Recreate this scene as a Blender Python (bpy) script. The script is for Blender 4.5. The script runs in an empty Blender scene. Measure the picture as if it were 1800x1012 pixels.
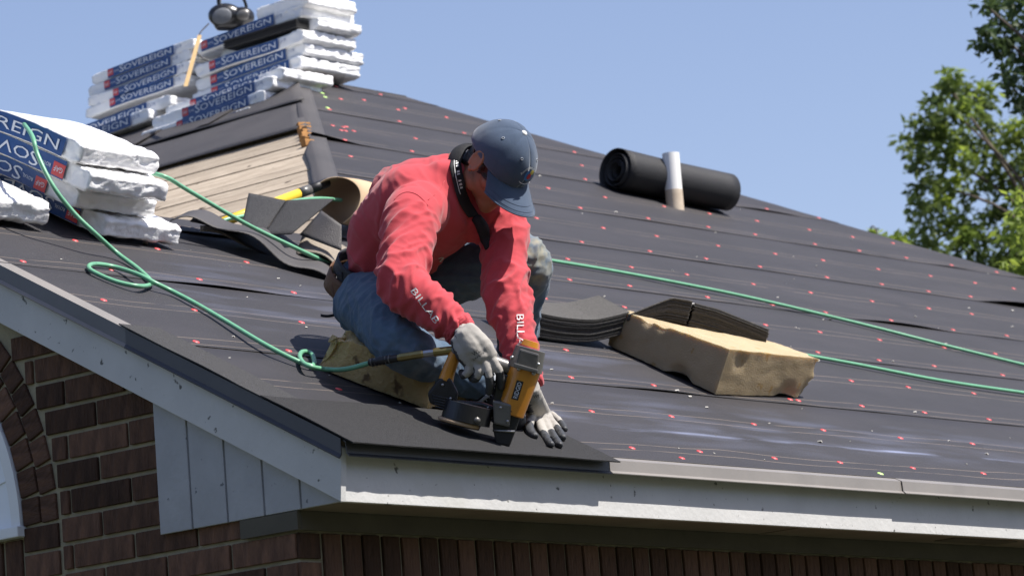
import bpy, bmesh, math, random
import numpy as np
from mathutils import Vector, Matrix, noise
from mathutils.bvhtree import BVHTree
random.seed(7)
scene = bpy.context.scene
COL = scene.collection
V = Vector

# ------------------------------------------------------------------ camera
CAM = V((-7.14962, -6.85073, -1.11034))
FWD = V((0.75312096, 0.63488963, 0.17240644))
RGT = V((0.652767, -0.75376477, -0.07572261))
UPV = V((-0.0818784, -0.16956952, 0.98211105))
FPX = 6443.7
cam_data = bpy.data.cameras.new('camera')
cam = bpy.data.objects.new('camera', cam_data)
COL.objects.link(cam)
cam.matrix_world = Matrix(((RGT.x, UPV.x, -FWD.x, CAM.x), (RGT.y, UPV.y, -FWD.y, CAM.y),
                           (RGT.z, UPV.z, -FWD.z, CAM.z), (0, 0, 0, 1)))
cam_data.sensor_fit = 'HORIZONTAL'
cam_data.sensor_width = 36.0
cam_data.lens = FPX / 1800 * 36
cam_data.clip_start = 0.1
cam_data.clip_end = 3000
cam_data.dof.use_dof = True
cam_data.dof.focus_distance = 10.7
cam_data.dof.aperture_fstop = 8.0
scene.camera = cam

# ------------------------------------------------------------------ light
SUN = V((0.52, -1.42, 2.3)).normalized()
sun_data = bpy.data.lights.new('sun', 'SUN')
sun_data.energy = 5.0
sun_data.angle = math.radians(0.53)
sun_data.color = (1.0, 0.955, 0.89)
sun = bpy.data.objects.new('sun', sun_data)
COL.objects.link(sun)
sun.location = (6, -6, 15)
sun.rotation_euler = SUN.to_track_quat('Z', 'Y').to_euler()

world = bpy.data.worlds.new('World')
scene.world = world
world.use_nodes = True
wn = world.node_tree
wn.nodes.clear()
sky = wn.nodes.new('ShaderNodeTexSky')
sky.sky_type = 'NISHITA'
sky.sun_disc = False
sky.sun_elevation = math.asin(SUN.z)
sky.sun_rotation = math.atan2(SUN.x, SUN.y)
sky.altitude = 300
sky.air_density = 1.0
sky.dust_density = 1.1
sky.ozone_density = 1.2
bg = wn.nodes.new('ShaderNodeBackground')
bg.inputs['Strength'].default_value = 0.104
wo = wn.nodes.new('ShaderNodeOutputWorld')
tint = wn.nodes.new('ShaderNodeMix'); tint.data_type = 'RGBA'; tint.blend_type = 'MULTIPLY'; tint.inputs[0].default_value = 1.0
tint.inputs[7].default_value = (1.10, .985, 1.03, 1)
wn.links.new(sky.outputs[0], tint.inputs[6])
wn.links.new(tint.outputs[2], bg.inputs['Color'])
wn.links.new(bg.outputs[0], wo.inputs['Surface'])

scene.view_settings.view_transform = 'Standard'
scene.view_settings.look = 'None'
scene.view_settings.gamma = 1.0
scene.view_settings.exposure = 0.58
scene.view_settings.use_curve_mapping = False
scene.render.engine = 'CYCLES'
scene.cycles.max_bounces = 6
scene.cycles.use_denoising = True

# ------------------------------------------------------------------ placement helpers
S = 0.535                       # roof rise over run
D0 = 0.333                      # front slope: z = D0 + S*y
NRM = V((0, -S, 1)).normalized()
YR = 1.95                       # ridge of the low gable
GROUND = -2.62

def at(px, py, d):              # a point along a sight line at a given distance in front of the camera
    return CAM + (RGT * ((px - 900) / FPX) - UPV * ((py - 506) / FPX) + FWD) * d

def on_plane(px, py, n, d):
    r = RGT * ((px - 900) / FPX) - UPV * ((py - 506) / FPX) + FWD
    n = V(n)
    return CAM + r * ((d - CAM.dot(n)) / r.dot(n))

def roof(px, py, h=0.0):        # a point h above the front slope
    n = V((0, -S, 1))
    return on_plane(px, py, n, D0 + h * n.length)

def rf(x, y, h=0.0):            # front slope coordinates to world
    return V((x, y, D0 + S * y)) + NRM * h

def camvec(r, u, t):            # right, up, toward the camera
    return RGT * r + UPV * u - FWD * t

# ------------------------------------------------------------------ object helpers
def tag(o, label=None, cat=None, group=None, kind=None):
    if label: o['label'] = label
    if cat: o['category'] = cat
    if group: o['group'] = group
    if kind: o['kind'] = kind
    return o

def link(o, parent=None):
    COL.objects.link(o)
    if parent is not None:
        o.parent = parent
        o.matrix_parent_inverse = parent_world(parent).inverted()
    return o

def parent_world(o):
    m = o.matrix_basis.copy()
    if o.parent:
        m = parent_world(o.parent) @ o.matrix_parent_inverse @ m
    return m

def empty(name, loc, label, cat, group=None):
    o = bpy.data.objects.new(name, None)
    o.empty_display_size = 0.1
    o.location = loc
    COL.objects.link(o)
    return tag(o, label, cat, group)

def setmats(me, mats):
    for m in (mats if isinstance(mats, (list, tuple)) else [mats]):
        me.materials.append(m)

class MB:
    """collects vertices and faces"""
    def __init__(s):
        s.v = []; s.f = []; s.m = []
    def add(s, vs, fs, mi=0):
        o = len(s.v)
        s.v += [tuple(p) for p in vs]
        s.f += [tuple(i + o for i in f) for f in fs]
        s.m += [mi] * len(fs)
        return s
    def box(s, lo, hi, mi=0, M=None):
        x0, y0, z0 = lo; x1, y1, z1 = hi
        vs = [(x0,y0,z0),(x1,y0,z0),(x1,y1,z0),(x0,y1,z0),(x0,y0,z1),(x1,y0,z1),(x1,y1,z1),(x0,y1,z1)]
        if M is not None: vs = [M @ V(p) for p in vs]
        return s.add(vs, [(0,3,2,1),(4,5,6,7),(0,1,5,4),(1,2,6,5),(2,3,7,6),(3,0,4,7)], mi)
    def prism(s, poly, ext, mi=0):      # poly: world points of a planar polygon, ext: extrusion vector
        n = len(poly); ext = V(ext)
        vs = [V(p) for p in poly] + [V(p) + ext for p in poly]
        fs = [tuple(range(n))[::-1], tuple(range(n, 2*n))] + [(i, (i+1) % n, n+(i+1) % n, n+i) for i in range(n)]
        return s.add(vs, fs, mi)
    def tube(s, pts, rad, n=10, ratio=1.0, up=None, cap=True, mi=0, sub=0, closed=False):
        pts = [V(p) for p in pts]
        rad = list(rad) if hasattr(rad, '__len__') else [rad] * len(pts)
        rt = list(ratio) if hasattr(ratio, '__len__') else [ratio] * len(pts)
        if sub:
            pts, rad, rt = catmull(pts, rad, rt, sub)
        vs = []; fs = []
        prev = None
        m = len(pts)
        for i, p in enumerate(pts):
            t = (pts[min(i+1, m-1)] - pts[max(i-1, 0)])
            t = t.normalized() if t.length > 1e-9 else V((0,0,1))
            if up is not None: a = V(up)
            elif prev is not None: a = prev
            else: a = V((0,0,1)) if abs(t.z) < .9 else V((1,0,0))
            a = (a - t * a.dot(t)).normalized()
            prev = a
            b = t.cross(a)
            for k in range(n):
                an = 2 * math.pi * k / n
                vs.append(p + a * (math.cos(an) * rad[i]) + b * (math.sin(an) * rad[i] * rt[i]))
        for i in range(m - 1):
            for k in range(n):
                fs.append((i*n+k, i*n+(k+1) % n, (i+1)*n+(k+1) % n, (i+1)*n+k))
        if cap:
            fs.append(tuple(range(n))[::-1]); fs.append(tuple((m-1)*n+k for k in range(n)))
        return s.add(vs, fs, mi)
    def limb(s, pts, rad, n=20, ratio=1.0, up=None, sub=6):
        """a tube with rounded ends"""
        pts = [V(p) for p in pts]; rad = list(rad)
        rt = list(ratio) if hasattr(ratio, '__len__') else [ratio] * len(pts)
        d0 = (pts[0] - pts[1]).normalized(); d1 = (pts[-1] - pts[-2]).normalized()
        P, R, T = catmull(pts, rad, rt, sub)
        pre = [(P[0] + d0 * R[0] * .6 * math.sin(a), R[0] * math.cos(a)) for a in (1.5, 1.15, .75, .35)]
        post = [(P[-1] + d1 * R[-1] * .6 * math.sin(a), R[-1] * math.cos(a)) for a in (.35, .75, 1.15, 1.5)]
        P = [p for p, _ in pre] + P + [p for p, _ in post]
        R = [r for _, r in pre] + R + [r for _, r in post]
        T = [T[0]] * 4 + T + [T[-1]] * 4
        return s.tube(P, R, n, T, up)
    def ellipsoid(s, c, ax, n=20, m=14, mi=0):     # ax: three scaled axis vectors
        c = V(c); a, b, d = [V(q) for q in ax]
        vs = [c + d]; fs = []
        for i in range(1, m):
            th = math.pi * i / m
            for k in range(n):
                ph = 2 * math.pi * k / n
                vs.append(c + a * (math.sin(th) * math.cos(ph)) + b * (math.sin(th) * math.sin(ph)) + d * math.cos(th))
        vs.append(c - d)
        for k in range(n): fs.append((0, 1 + k, 1 + (k+1) % n))
        for i in range(m - 2):
            for k in range(n):
                fs.append((1+i*n+k, 1+(i+1)*n+k, 1+(i+1)*n+(k+1) % n, 1+i*n+(k+1) % n))
        L = len(vs) - 1
        for k in range(n): fs.append((L, 1+(m-2)*n+(k+1) % n, 1+(m-2)*n+k))
        return s.add(vs, fs, mi)
    def grid(s, fn, nu, nv, mi=0):
        vs = [fn(i / nu, j / nv) for j in range(nv + 1) for i in range(nu + 1)]
        w = nu + 1
        fs = [(j*w+i, j*w+i+1, (j+1)*w+i+1, (j+1)*w+i) for j in range(nv) for i in range(nu)]
        return s.add(vs, fs, mi)
    def sheet(s, fn, nu, nv, th, mi=0):            # a grid with thickness
        top = [[V(fn(i / nu, j / nv)) for i in range(nu + 1)] for j in range(nv + 1)]
        nr = [[None] * (nu + 1) for _ in range(nv + 1)]
        for j in range(nv + 1):
            for i in range(nu + 1):
                du = top[j][min(i+1, nu)] - top[j][max(i-1, 0)]
                dv = top[min(j+1, nv)][i] - top[max(j-1, 0)][i]
                q = du.cross(dv); nr[j][i] = q.normalized() if q.length > 1e-12 else V((0,0,1))
        w = nu + 1; N = w * (nv + 1)
        vs = [top[j][i] for j in range(nv+1) for i in range(nu+1)] + [top[j][i] - nr[j][i] * th for j in range(nv+1) for i in range(nu+1)]
        fs = []
        for j in range(nv):
            for i in range(nu):
                q = (j*w+i, j*w+i+1, (j+1)*w+i+1, (j+1)*w+i)
                fs.append(q); fs.append(tuple(k + N for k in q[::-1]))
        for i in range(nu):
            fs.append((i+1, i, i+N, i+1+N)); a = nv*w+i; fs.append((a, a+1, a+1+N, a+N))
        for j in range(nv):
            a = j*w; fs.append((a, a+w, a+w+N, a+N)); a = j*w+nu; fs.append((a+w, a, a+N, a+w+N))
        return s.add(vs, fs, mi)
    def mesh(s, name, mats=None, smooth=False, fixn=True):
        me = bpy.data.meshes.new(name)
        me.from_pydata(s.v, [], s.f)
        if mats is not None: setmats(me, mats)
        if any(s.m): me.polygons.foreach_set('material_index', s.m)
        if fixn:
            bm = bmesh.new(); bm.from_mesh(me)
            bmesh.ops.recalc_face_normals(bm, faces=bm.faces)
            bm.to_mesh(me); bm.free()
        if smooth: me.polygons.foreach_set('use_smooth', [True] * len(me.polygons))
        me.update()
        return me
    def build(s, name, mats, parent=None, smooth=False, fixn=True, bevel=0.0, seg=2):
        me = s.mesh(name, mats, smooth, fixn)
        if bevel > 0:
            bm = bmesh.new(); bm.from_mesh(me)
            es = [e for e in bm.edges if len(e.link_faces) == 2 and e.calc_face_angle(0) > .5]
            bmesh.ops.bevel(bm, geom=es, offset=bevel, segments=seg, affect='EDGES', profile=.6, clamp_overlap=True)
            bm.to_mesh(me); bm.free()
        o = bpy.data.objects.new(name, me)
        return link(o, parent)

def catmull(pts, rad, rt, sub):
    P = []; R = []; T = []
    m = len(pts)
    for i in range(m - 1):
        p0 = pts[i-1] if i > 0 else pts[0] * 2 - pts[1]
        p3 = pts[i+2] if i + 2 < m else pts[m-1] * 2 - pts[m-2]
        p1, p2 = pts[i], pts[i+1]
        for k in range(sub):
            t = k / sub
            q = 0.5 * ((2 * p1) + (p2 - p0) * t + (2*p0 - 5*p1 + 4*p2 - p3) * t*t + (3*p1 - p0 - 3*p2 + p3) * t**3)
            P.append(q); h = t * t * (3 - 2 * t)
            R.append(rad[i] * (1-h) + rad[i+1] * h); T.append(rt[i] * (1-h) + rt[i+1] * h)
    P.append(pts[-1].copy()); R.append(rad[-1]); T.append(rt[-1])
    return P, R, T

def obj(name, me, parent=None):
    return link(bpy.data.objects.new(name, me), parent)

def copy_tree(o, parent=None, M=None):
    c = o.copy(); COL.objects.link(c); c.parent = parent
    for ch in o.children: copy_tree(ch, c)
    return c

def fuse(mb, name, voxel, smooth=4, mats=None):
    """melt overlapping closed shapes into one skin"""
    me = mb.mesh('tmp')
    o = bpy.data.objects.new('tmp', me); COL.objects.link(o)
    r = o.modifiers.new('r', 'REMESH'); r.mode = 'VOXEL'; r.voxel_size = voxel
    if smooth:
        q = o.modifiers.new('s', 'SMOOTH'); q.factor = .5; q.iterations = smooth
    dg = bpy.context.evaluated_depsgraph_get()
    out = bpy.data.meshes.new_from_object(o.evaluated_get(dg))
    out.name = name
    bpy.data.objects.remove(o); bpy.data.meshes.remove(me)
    out.materials.clear()
    if mats is not None: setmats(out, mats)
    out.polygons.foreach_set('use_smooth', [True] * len(out.polygons))
    return out

def displace(me, fn):
    me.update()
    no = [v.normal.copy() for v in me.vertices]
    for v, n in zip(me.vertices, no):
        v.co = v.co + n * fn(v.co, n)
    me.update()

def nz(p, s=1.0, seed=0.0):
    return noise.noise(V((p[0]*s + seed, p[1]*s + seed*1.7, p[2]*s - seed*.6)))

_txt = {}
def text_mesh(s, align='LEFT', spacing=1.0):
    """2-D outline of a word: vertices, faces, width; cap height about 0.7"""
    key = (s, align, spacing)
    if key not in _txt:
        c = bpy.data.curves.new('t', 'FONT'); c.body = s; c.align_x = align; c.size = 1.0
        c.space_character = spacing; c.resolution_u = 2
        o = bpy.data.objects.new('t', c); COL.objects.link(o)
        dg = bpy.context.evaluated_depsgraph_get()
        m = bpy.data.meshes.new_from_object(o.evaluated_get(dg))
        vs = [v.co.copy() for v in m.vertices]; fs = [tuple(p.vertices) for p in m.polygons]
        bpy.data.objects.remove(o); bpy.data.curves.remove(c); bpy.data.meshes.remove(m)
        xs = [v.x for v in vs]
        _txt[key] = (vs, fs, min(xs), max(xs))
    return _txt[key]

def nearest_wrap(bvh, p, off):
    loc, n, i, d = bvh.find_nearest(p)
    return loc + n * off

# ------------------------------------------------------------------ materials
def mat(name, c1, c2=None, rough=.7, scale=8, bump=0.0, bscale=40, spec=.5, contrast=.5, rand=0.0, metal=0.0, detail=5, sheen=0.0, stretch=None, coat=0.0):
    m = bpy.data.materials.new(name); m.use_nodes = True
    N = m.node_tree.nodes; L = m.node_tree.links
    b = N['Principled BSDF']
    b.inputs['Roughness'].default_value = rough
    b.inputs['Metallic'].default_value = metal
    b.inputs['Specular IOR Level'].default_value = spec
    if sheen: b.inputs['Sheen Weight'].default_value = sheen
    if coat: b.inputs['Coat Weight'].default_value = coat
    tc = N.new('ShaderNodeTexCoord')
    src = tc.outputs['Object']
    if stretch:
        mp = N.new('ShaderNodeMapping'); mp.inputs['Scale'].default_value = stretch
        L.new(src, mp.inputs[0]); src = mp.outputs[0]
    c2 = c2 or tuple(x * .75 for x in c1)
    nt = N.new('ShaderNodeTexNoise'); nt.inputs['Scale'].default_value = scale; nt.inputs['Detail'].default_value = detail
    nt.inputs['Roughness'].default_value = .6
    L.new(src, nt.inputs['Vector'])
    cr = N.new('ShaderNodeValToRGB')
    cr.color_ramp.elements[0].position = .5 - contrast / 2.2; cr.color_ramp.elements[1].position = .5 + contrast / 2.2
    cr.color_ramp.elements[0].color = (*c2, 1); cr.color_ramp.elements[1].color = (*c1, 1)
    L.new(nt.outputs['Fac'], cr.inputs['Fac'])
    out = cr.outputs['Color']
    if rand:
        oi = N.new('ShaderNodeObjectInfo')
        hs = N.new('ShaderNodeHueSaturation')
        mr = N.new('ShaderNodeMapRange'); mr.inputs[3].default_value = 1 - rand; mr.inputs[4].default_value = 1 + rand
        L.new(oi.outputs['Random'], mr.inputs[0]); L.new(mr.outputs[0], hs.inputs['Value']); L.new(out, hs.inputs['Color'])
        out = hs.outputs['Color']
    L.new(out, b.inputs['Base Color'])
    if bump:
        bt = N.new('ShaderNodeTexNoise'); bt.inputs['Scale'].default_value = bscale; bt.inputs['Detail'].default_value = 6
        L.new(src, bt.inputs['Vector'])
        bp = N.new('ShaderNodeBump'); bp.inputs['Strength'].default_value = bump; bp.inputs['Distance'].default_value = .01
        L.new(bt.outputs['Fac'], bp.inputs['Height']); L.new(bp.outputs['Normal'], b.inputs['Normal'])
    m['out'] = ''
    return m

def nodes(m):
    return m.node_tree.nodes, m.node_tree.links, m.node_tree.nodes['Principled BSDF']

def base_link(m):
    N, L, b = nodes(m)
    l = b.inputs['Base Color'].links[0]
    return N, L, b, l.from_socket

def mixin(m, fac_socket, color):
    """put a colour over the base colour where the factor is high"""
    N, L, b, cur = base_link(m)
    x = N.new('ShaderNodeMix'); x.data_type = 'RGBA'
    L.new(fac_socket, x.inputs[0]); L.new(cur, x.inputs[6])
    x.inputs[7].default_value = (*color, 1)
    L.new(x.outputs[2], b.inputs['Base Color'])

def mth(N, L, op, a, b=None, c=None):
    n = N.new('ShaderNodeMath'); n.operation = op
    for i, q in enumerate((a, b, c)):
        if q is None: continue
        if isinstance(q, (int, float)): n.inputs[i].default_value = q
        else: L.new(q, n.inputs[i])
    return n.outputs[0]

def speckle(m, scale, thresh, color, seed=0.0):
    N, L, b = nodes(m)
    tc = N.new('ShaderNodeTexCoord')
    mp = N.new('ShaderNodeMapping'); mp.inputs['Location'].default_value = (seed, seed*.7, seed*.3)
    L.new(tc.outputs['Object'], mp.inputs[0])
    nt = N.new('ShaderNodeTexNoise'); nt.inputs['Scale'].default_value = scale; nt.inputs['Detail'].default_value = 3
    L.new(mp.outputs[0], nt.inputs['Vector'])
    f = mth(N, L, 'SMOOTHSTEP', nt.outputs['Fac'], thresh, thresh + .06) if False else None
    mr = N.new('ShaderNodeMapRange'); mr.interpolation_type = 'SMOOTHSTEP'
    mr.inputs[1].default_value = thresh; mr.inputs[2].default_value = thresh + .06
    L.new(nt.outputs['Fac'], mr.inputs[0])
    mixin(m, mr.outputs[0], color)

M_BRICK = mat('brick', (.165, .088, .056), (.050, .030, .023), .9, 30, .8, 110, .2, .55, rand=.5, stretch=(1, 1, .3))
M_MORTAR = mat('mortar', (.40, .36, .25), (.27, .24, .17), .95, 14, .5, 80, .1)
M_PAINT = mat('painted_board', (.58, .575, .56), (.50, .497, .485), .55, 5, .15, 60, .4, stretch=(1, 1, 1))
speckle(M_PAINT, 26, .68, (.10, .10, .09), 3.1)
speckle(M_PAINT, 3.2, .62, (.53, .525, .50), 8.2)
speckle(M_PAINT, 70, .71, (.16, .15, .13), 6.4)
M_SIDING = mat('painted_siding', (.40, .405, .415), (.33, .335, .345), .6, 8, .2, 50, .35)
speckle(M_SIDING, 34, .70, (.13, .14, .15), 1.3)
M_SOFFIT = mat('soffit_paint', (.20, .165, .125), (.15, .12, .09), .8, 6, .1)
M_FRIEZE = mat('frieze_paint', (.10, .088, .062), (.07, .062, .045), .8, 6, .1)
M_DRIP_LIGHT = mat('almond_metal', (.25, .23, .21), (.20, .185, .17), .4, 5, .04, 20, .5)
M_DRIP_SHADED = mat('almond_shade_tone', (.13, .13, .135), (.10, .10, .105), .45, 5, .04, 20, .5)  # same almond metal, its shade put into a darker colour
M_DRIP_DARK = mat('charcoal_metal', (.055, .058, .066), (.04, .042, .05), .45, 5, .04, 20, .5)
M_PLANK = mat('weathered_plank', (.51, .435, .34), (.25, .20, .15), .85, 5, .35, 40, .2, .7, rand=.14, stretch=(8, 1.2, 8))
speckle(M_PLANK, 11, .66, (.06, .045, .035), 5.0)
M_ROT = mat('rotten_wood', (.50, .25, .075), (.22, .10, .035), .9, 14, .6, 40)
M_DECK = mat('deck_board', (.33, .27, .20), (.22, .18, .13), .9, 5, .2)
M_CAP_RED = mat('red_cap', (.66, .085, .09), (.55, .065, .07), .45, 30, rand=.12)
M_CAP_GREEN = mat('green_cap', (.55, .85, .25), (.45, .75, .2), .45, 30)
M_GRASS = mat('lawn', (.045, .052, .026), (.028, .034, .017), .9, 3, .5, 30)
M_SHINGLE = mat('shingle_granules', (.080, .079, .081), (.025, .025, .026), .85, 230, .9, 420, .35, .6, rand=.38)
M_SHINGLE_STACK = mat('stacked_shingle', (.150, .143, .132), (.045, .043, .041), .85, 210, .8, 380, .3, .6, rand=.35)
M_SHINGLE_TAN = mat('old_shingle', (.36, .31, .25), (.24, .21, .17), .9, 160, .6, 300, .2)
M_SHADE = mat('blind', (.80, .84, .88), (.74, .79, .84), .35, 3)
M_WHITE_FRAME = mat('white_frame', (.78, .80, .80), (.7, .72, .72), .45, 5)

def felt_material(name, lines=True):
    m = mat(name, *(((.0285, .0265, .0305), (.0200, .0188, .0220)) if lines else ((.075, .069, .068), (.050, .047, .048)) if name == 'felt_plain' else ((.020, .020, .022), (.013, .013, .0145))), .62, 3.5, .35, 240, .45, .5)
    N, L, b = nodes(m)
    tc = N.new('ShaderNodeTexCoord')
    sp = N.new('ShaderNodeSeparateXYZ'); L.new(tc.outputs['Object'], sp.inputs[0])
    # dusty, scuffed variation
    mp = N.new('ShaderNodeMapping'); mp.inputs['Scale'].default_value = (.7, 3.2, 3.2); L.new(tc.outputs['Object'], mp.inputs[0])
    n1 = N.new('ShaderNodeTexNoise'); n1.inputs['Scale'].default_value = 1.7; n1.inputs['Detail'].default_value = 7
    L.new(mp.outputs[0], n1.inputs['Vector'])
    mr = N.new('ShaderNodeMapRange'); mr.inputs[1].default_value = .45; mr.inputs[2].default_value = .78; mr.inputs[4].default_value = .55
    L.new(n1.outputs['Fac'], mr.inputs[0])
    mixin(m, mr.outputs[0], (.042, .038, .042) if lines else (.068, .062, .062) if name == 'felt_plain' else (.028, .028, .030))
    if lines:
        # printed lay lines, in pairs, running along the roll
        wv = N.new('ShaderNodeTexNoise'); wv.inputs['Scale'].default_value = 1.3; wv.inputs['Detail'].default_value = 2
        mx = N.new('ShaderNodeMapping'); mx.inputs['Scale'].default_value = (1, 2.5, 0); L.new(tc.outputs['Object'], mx.inputs[0])
        L.new(mx.outputs[0], wv.inputs['Vector'])
        wob = mth(N, L, 'MULTIPLY', mth(N, L, 'SUBTRACT', wv.outputs['Fac'], .5), .07)
        yy = mth(N, L, 'ADD', mth(N, L, 'ADD', sp.outputs['Y'], wob), .11)
        k = mth(N, L, 'DIVIDE', yy, .318)
        fr = mth(N, L, 'SUBTRACT', k, mth(N, L, 'ROUND', k))
        dist = mth(N, L, 'ABSOLUTE', mth(N, L, 'SUBTRACT', mth(N, L, 'ABSOLUTE', fr), .085))
        ln = mth(N, L, 'LESS_THAN', dist, .0062)
        br = N.new('ShaderNodeTexNoise'); br.inputs['Scale'].default_value = 5.0; L.new(tc.outputs['Object'], br.inputs['Vector'])
        mb_ = N.new('ShaderNodeMapRange'); mb_.inputs[1].default_value = .28; mb_.inputs[2].default_value = .45; L.new(br.outputs['Fac'], mb_.inputs[0])
        mixin(m, mth(N, L, 'MULTIPLY', mth(N, L, 'MULTIPLY', ln, mb_.outputs[0]), .9), (.17, .135, .105))
        # blue chalk line snapped near the eave; pale-blue smudges by the worker
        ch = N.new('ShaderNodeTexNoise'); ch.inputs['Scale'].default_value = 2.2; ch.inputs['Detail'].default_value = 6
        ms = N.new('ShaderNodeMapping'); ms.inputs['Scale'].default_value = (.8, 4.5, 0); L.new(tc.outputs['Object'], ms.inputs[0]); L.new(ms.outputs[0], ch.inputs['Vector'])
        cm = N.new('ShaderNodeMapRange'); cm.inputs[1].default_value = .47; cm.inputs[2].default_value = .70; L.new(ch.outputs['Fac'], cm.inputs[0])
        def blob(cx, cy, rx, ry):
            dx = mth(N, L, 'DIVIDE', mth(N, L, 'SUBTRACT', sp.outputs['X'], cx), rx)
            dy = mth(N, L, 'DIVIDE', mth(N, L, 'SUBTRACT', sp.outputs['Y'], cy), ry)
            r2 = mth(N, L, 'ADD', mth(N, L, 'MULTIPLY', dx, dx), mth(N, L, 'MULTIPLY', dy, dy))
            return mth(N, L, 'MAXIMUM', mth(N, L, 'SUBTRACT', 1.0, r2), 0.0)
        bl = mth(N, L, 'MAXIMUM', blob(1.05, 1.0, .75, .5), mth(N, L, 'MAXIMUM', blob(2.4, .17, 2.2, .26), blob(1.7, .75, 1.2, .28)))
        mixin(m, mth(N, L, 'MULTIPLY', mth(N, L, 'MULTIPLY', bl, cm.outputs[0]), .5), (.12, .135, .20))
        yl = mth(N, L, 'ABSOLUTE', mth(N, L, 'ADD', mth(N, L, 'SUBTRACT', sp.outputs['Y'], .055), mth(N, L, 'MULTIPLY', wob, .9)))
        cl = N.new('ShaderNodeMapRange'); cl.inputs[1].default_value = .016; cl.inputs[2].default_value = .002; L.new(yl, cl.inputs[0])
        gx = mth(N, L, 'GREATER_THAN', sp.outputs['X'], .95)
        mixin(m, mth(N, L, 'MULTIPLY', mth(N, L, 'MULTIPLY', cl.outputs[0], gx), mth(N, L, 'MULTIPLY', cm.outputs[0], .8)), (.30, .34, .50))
    return m
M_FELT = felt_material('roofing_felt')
M_FELT_PLAIN = felt_material('felt_plain', False)
M_FELT_ROLL = felt_material('felt_roll', False)

# ================================================================== ground
g = MB().grid(lambda a, b: V((-400 + 800*a, -400 + 800*b, GROUND)), 8, 8)
tag(g.build('ground', M_GRASS), 'lawn around the house', 'ground', kind='structure')

# ================================================================== house
house = empty('brick_house', (0, 0, GROUND), 'brown brick house with its roof stripped to dark felt', 'house')
C = .0794            # brick course
# --- masonry core behind the bricks
core = MB()
core.box((.0055, .0055, GROUND), (12.3, 9.5, .045))
core.prism([(.0055, .006, .0451), (.0055, .0061, D0 - .05), (.0055, YR, D0 + S*YR - .055), (.0055, 2*YR, D0 - .05), (.0055, 2*YR, .0451)], (.2, 0, 0))
wall = core.build('wall', M_MORTAR, house)

bm_ = MB().box((-.0045, -.1205, -.0335), (.07, .1205, .0335))
BR = bm_.mesh('brick_stretcher', M_BRICK)
def bevel_mesh(me, off):
    bm = bmesh.new(); bm.from_mesh(me)
    bmesh.ops.bevel(bm, geom=list(bm.edges), offset=off, segments=1, affect='EDGES')
    bm.to_mesh(me); bm.free(); return me
bevel_mesh(BR, .0018)
def sized_brick(ly, lz, nm):
    return bevel_mesh(MB().box((-.0045, -ly/2, -lz/2), (.07, ly/2, lz/2)).mesh(nm, M_BRICK), .0018)
HALF = sized_brick(.114, .067, 'brick_half')
SOLD = bevel_mesh(MB().box((-.0335, -.0045, -.122), (.0335, .07, .122)).mesh('brick_soldier', M_BRICK), .0018)
STR_Y0 = bevel_mesh(MB().box((-.122, -.0045, -.0345), (.122, .07, .0345)).mesh('brick_eave_stretcher', M_BRICK), .0018)
STR_YH = bevel_mesh(MB().box((-.057, -.0045, -.0335), (.057, .07, .0335)).mesh('brick_eave_half', M_BRICK), .0018)
CW = V((0, 1.80, .15)); RI, RO = .70, .862
rest = MB()
def put_brick(me, loc, rotx=0, detailed=True):
    if detailed:
        o = bpy.data.objects.new('brick', me)
        o.location = V(loc) + V((random.uniform(-.0015, .0015), 0, random.uniform(-.001, .001)))
        o.rotation_euler = (rotx, 0, 0)
        link2(o, wall)
    else:
        M = Matrix.Translation(loc)
        rest.add([M @ v.co for v in me.vertices], [tuple(p.vertices) for p in me.polygons])
def link2(o, parent):           # parent whose world matrix is the identity
    COL.objects.link(o); o.parent = parent
    o.matrix_parent_inverse = parent_world(parent).inverted()
def rake_bottom(y): return .052 + S * (min(y, 2*YR - y) + .202)
# gable wall, running bond with jambs of the arch left free
for j in range(-33, 13):
    zc = (j - .5) * C + .0
    off = .127 if j % 2 else 0.0
    y = .0 + off - .254
    # first brick at the corner
    while y < 3.9:
        y0, y1 = max(y, 0), y + .254
        y += .254
        if y1 - y0 < .05: continue
        segs = [(y0, y1)]
        if zc > -.62:
            # cut out the arch and its jambs
            if zc > CW.z: hw = math.sqrt(max(RO**2 - (zc - CW.z)**2, 0))
            else: hw = RO
            a, b = CW.y - hw - .004, CW.y + hw + .004
            new = []
            for p, q in segs:
                if hw <= 0 or q <= a or p >= b: new.append((p, q))
                else:
                    if p < a - .02: new.append((p, a))
                    if q > b + .02: new.append((b, q))
            segs = new
        for p, q in segs:
            mid = (p + q) / 2
            ztop = min(rake_bottom(p), rake_bottom(q)) + .085
            if zc + .035 > ztop: continue
            det = zc > -.55 and q < 2.0
            L_ = q - p - .013
            if L_ < .012: continue
            if abs(L_ - .241) < .004: me = BR
            elif abs(L_ - .114) < .004: me = HALF
            else: me = sized_brick(L_, .067, 'brick_cut')
            put_brick(me, (0, mid, zc), 0, det)
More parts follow.
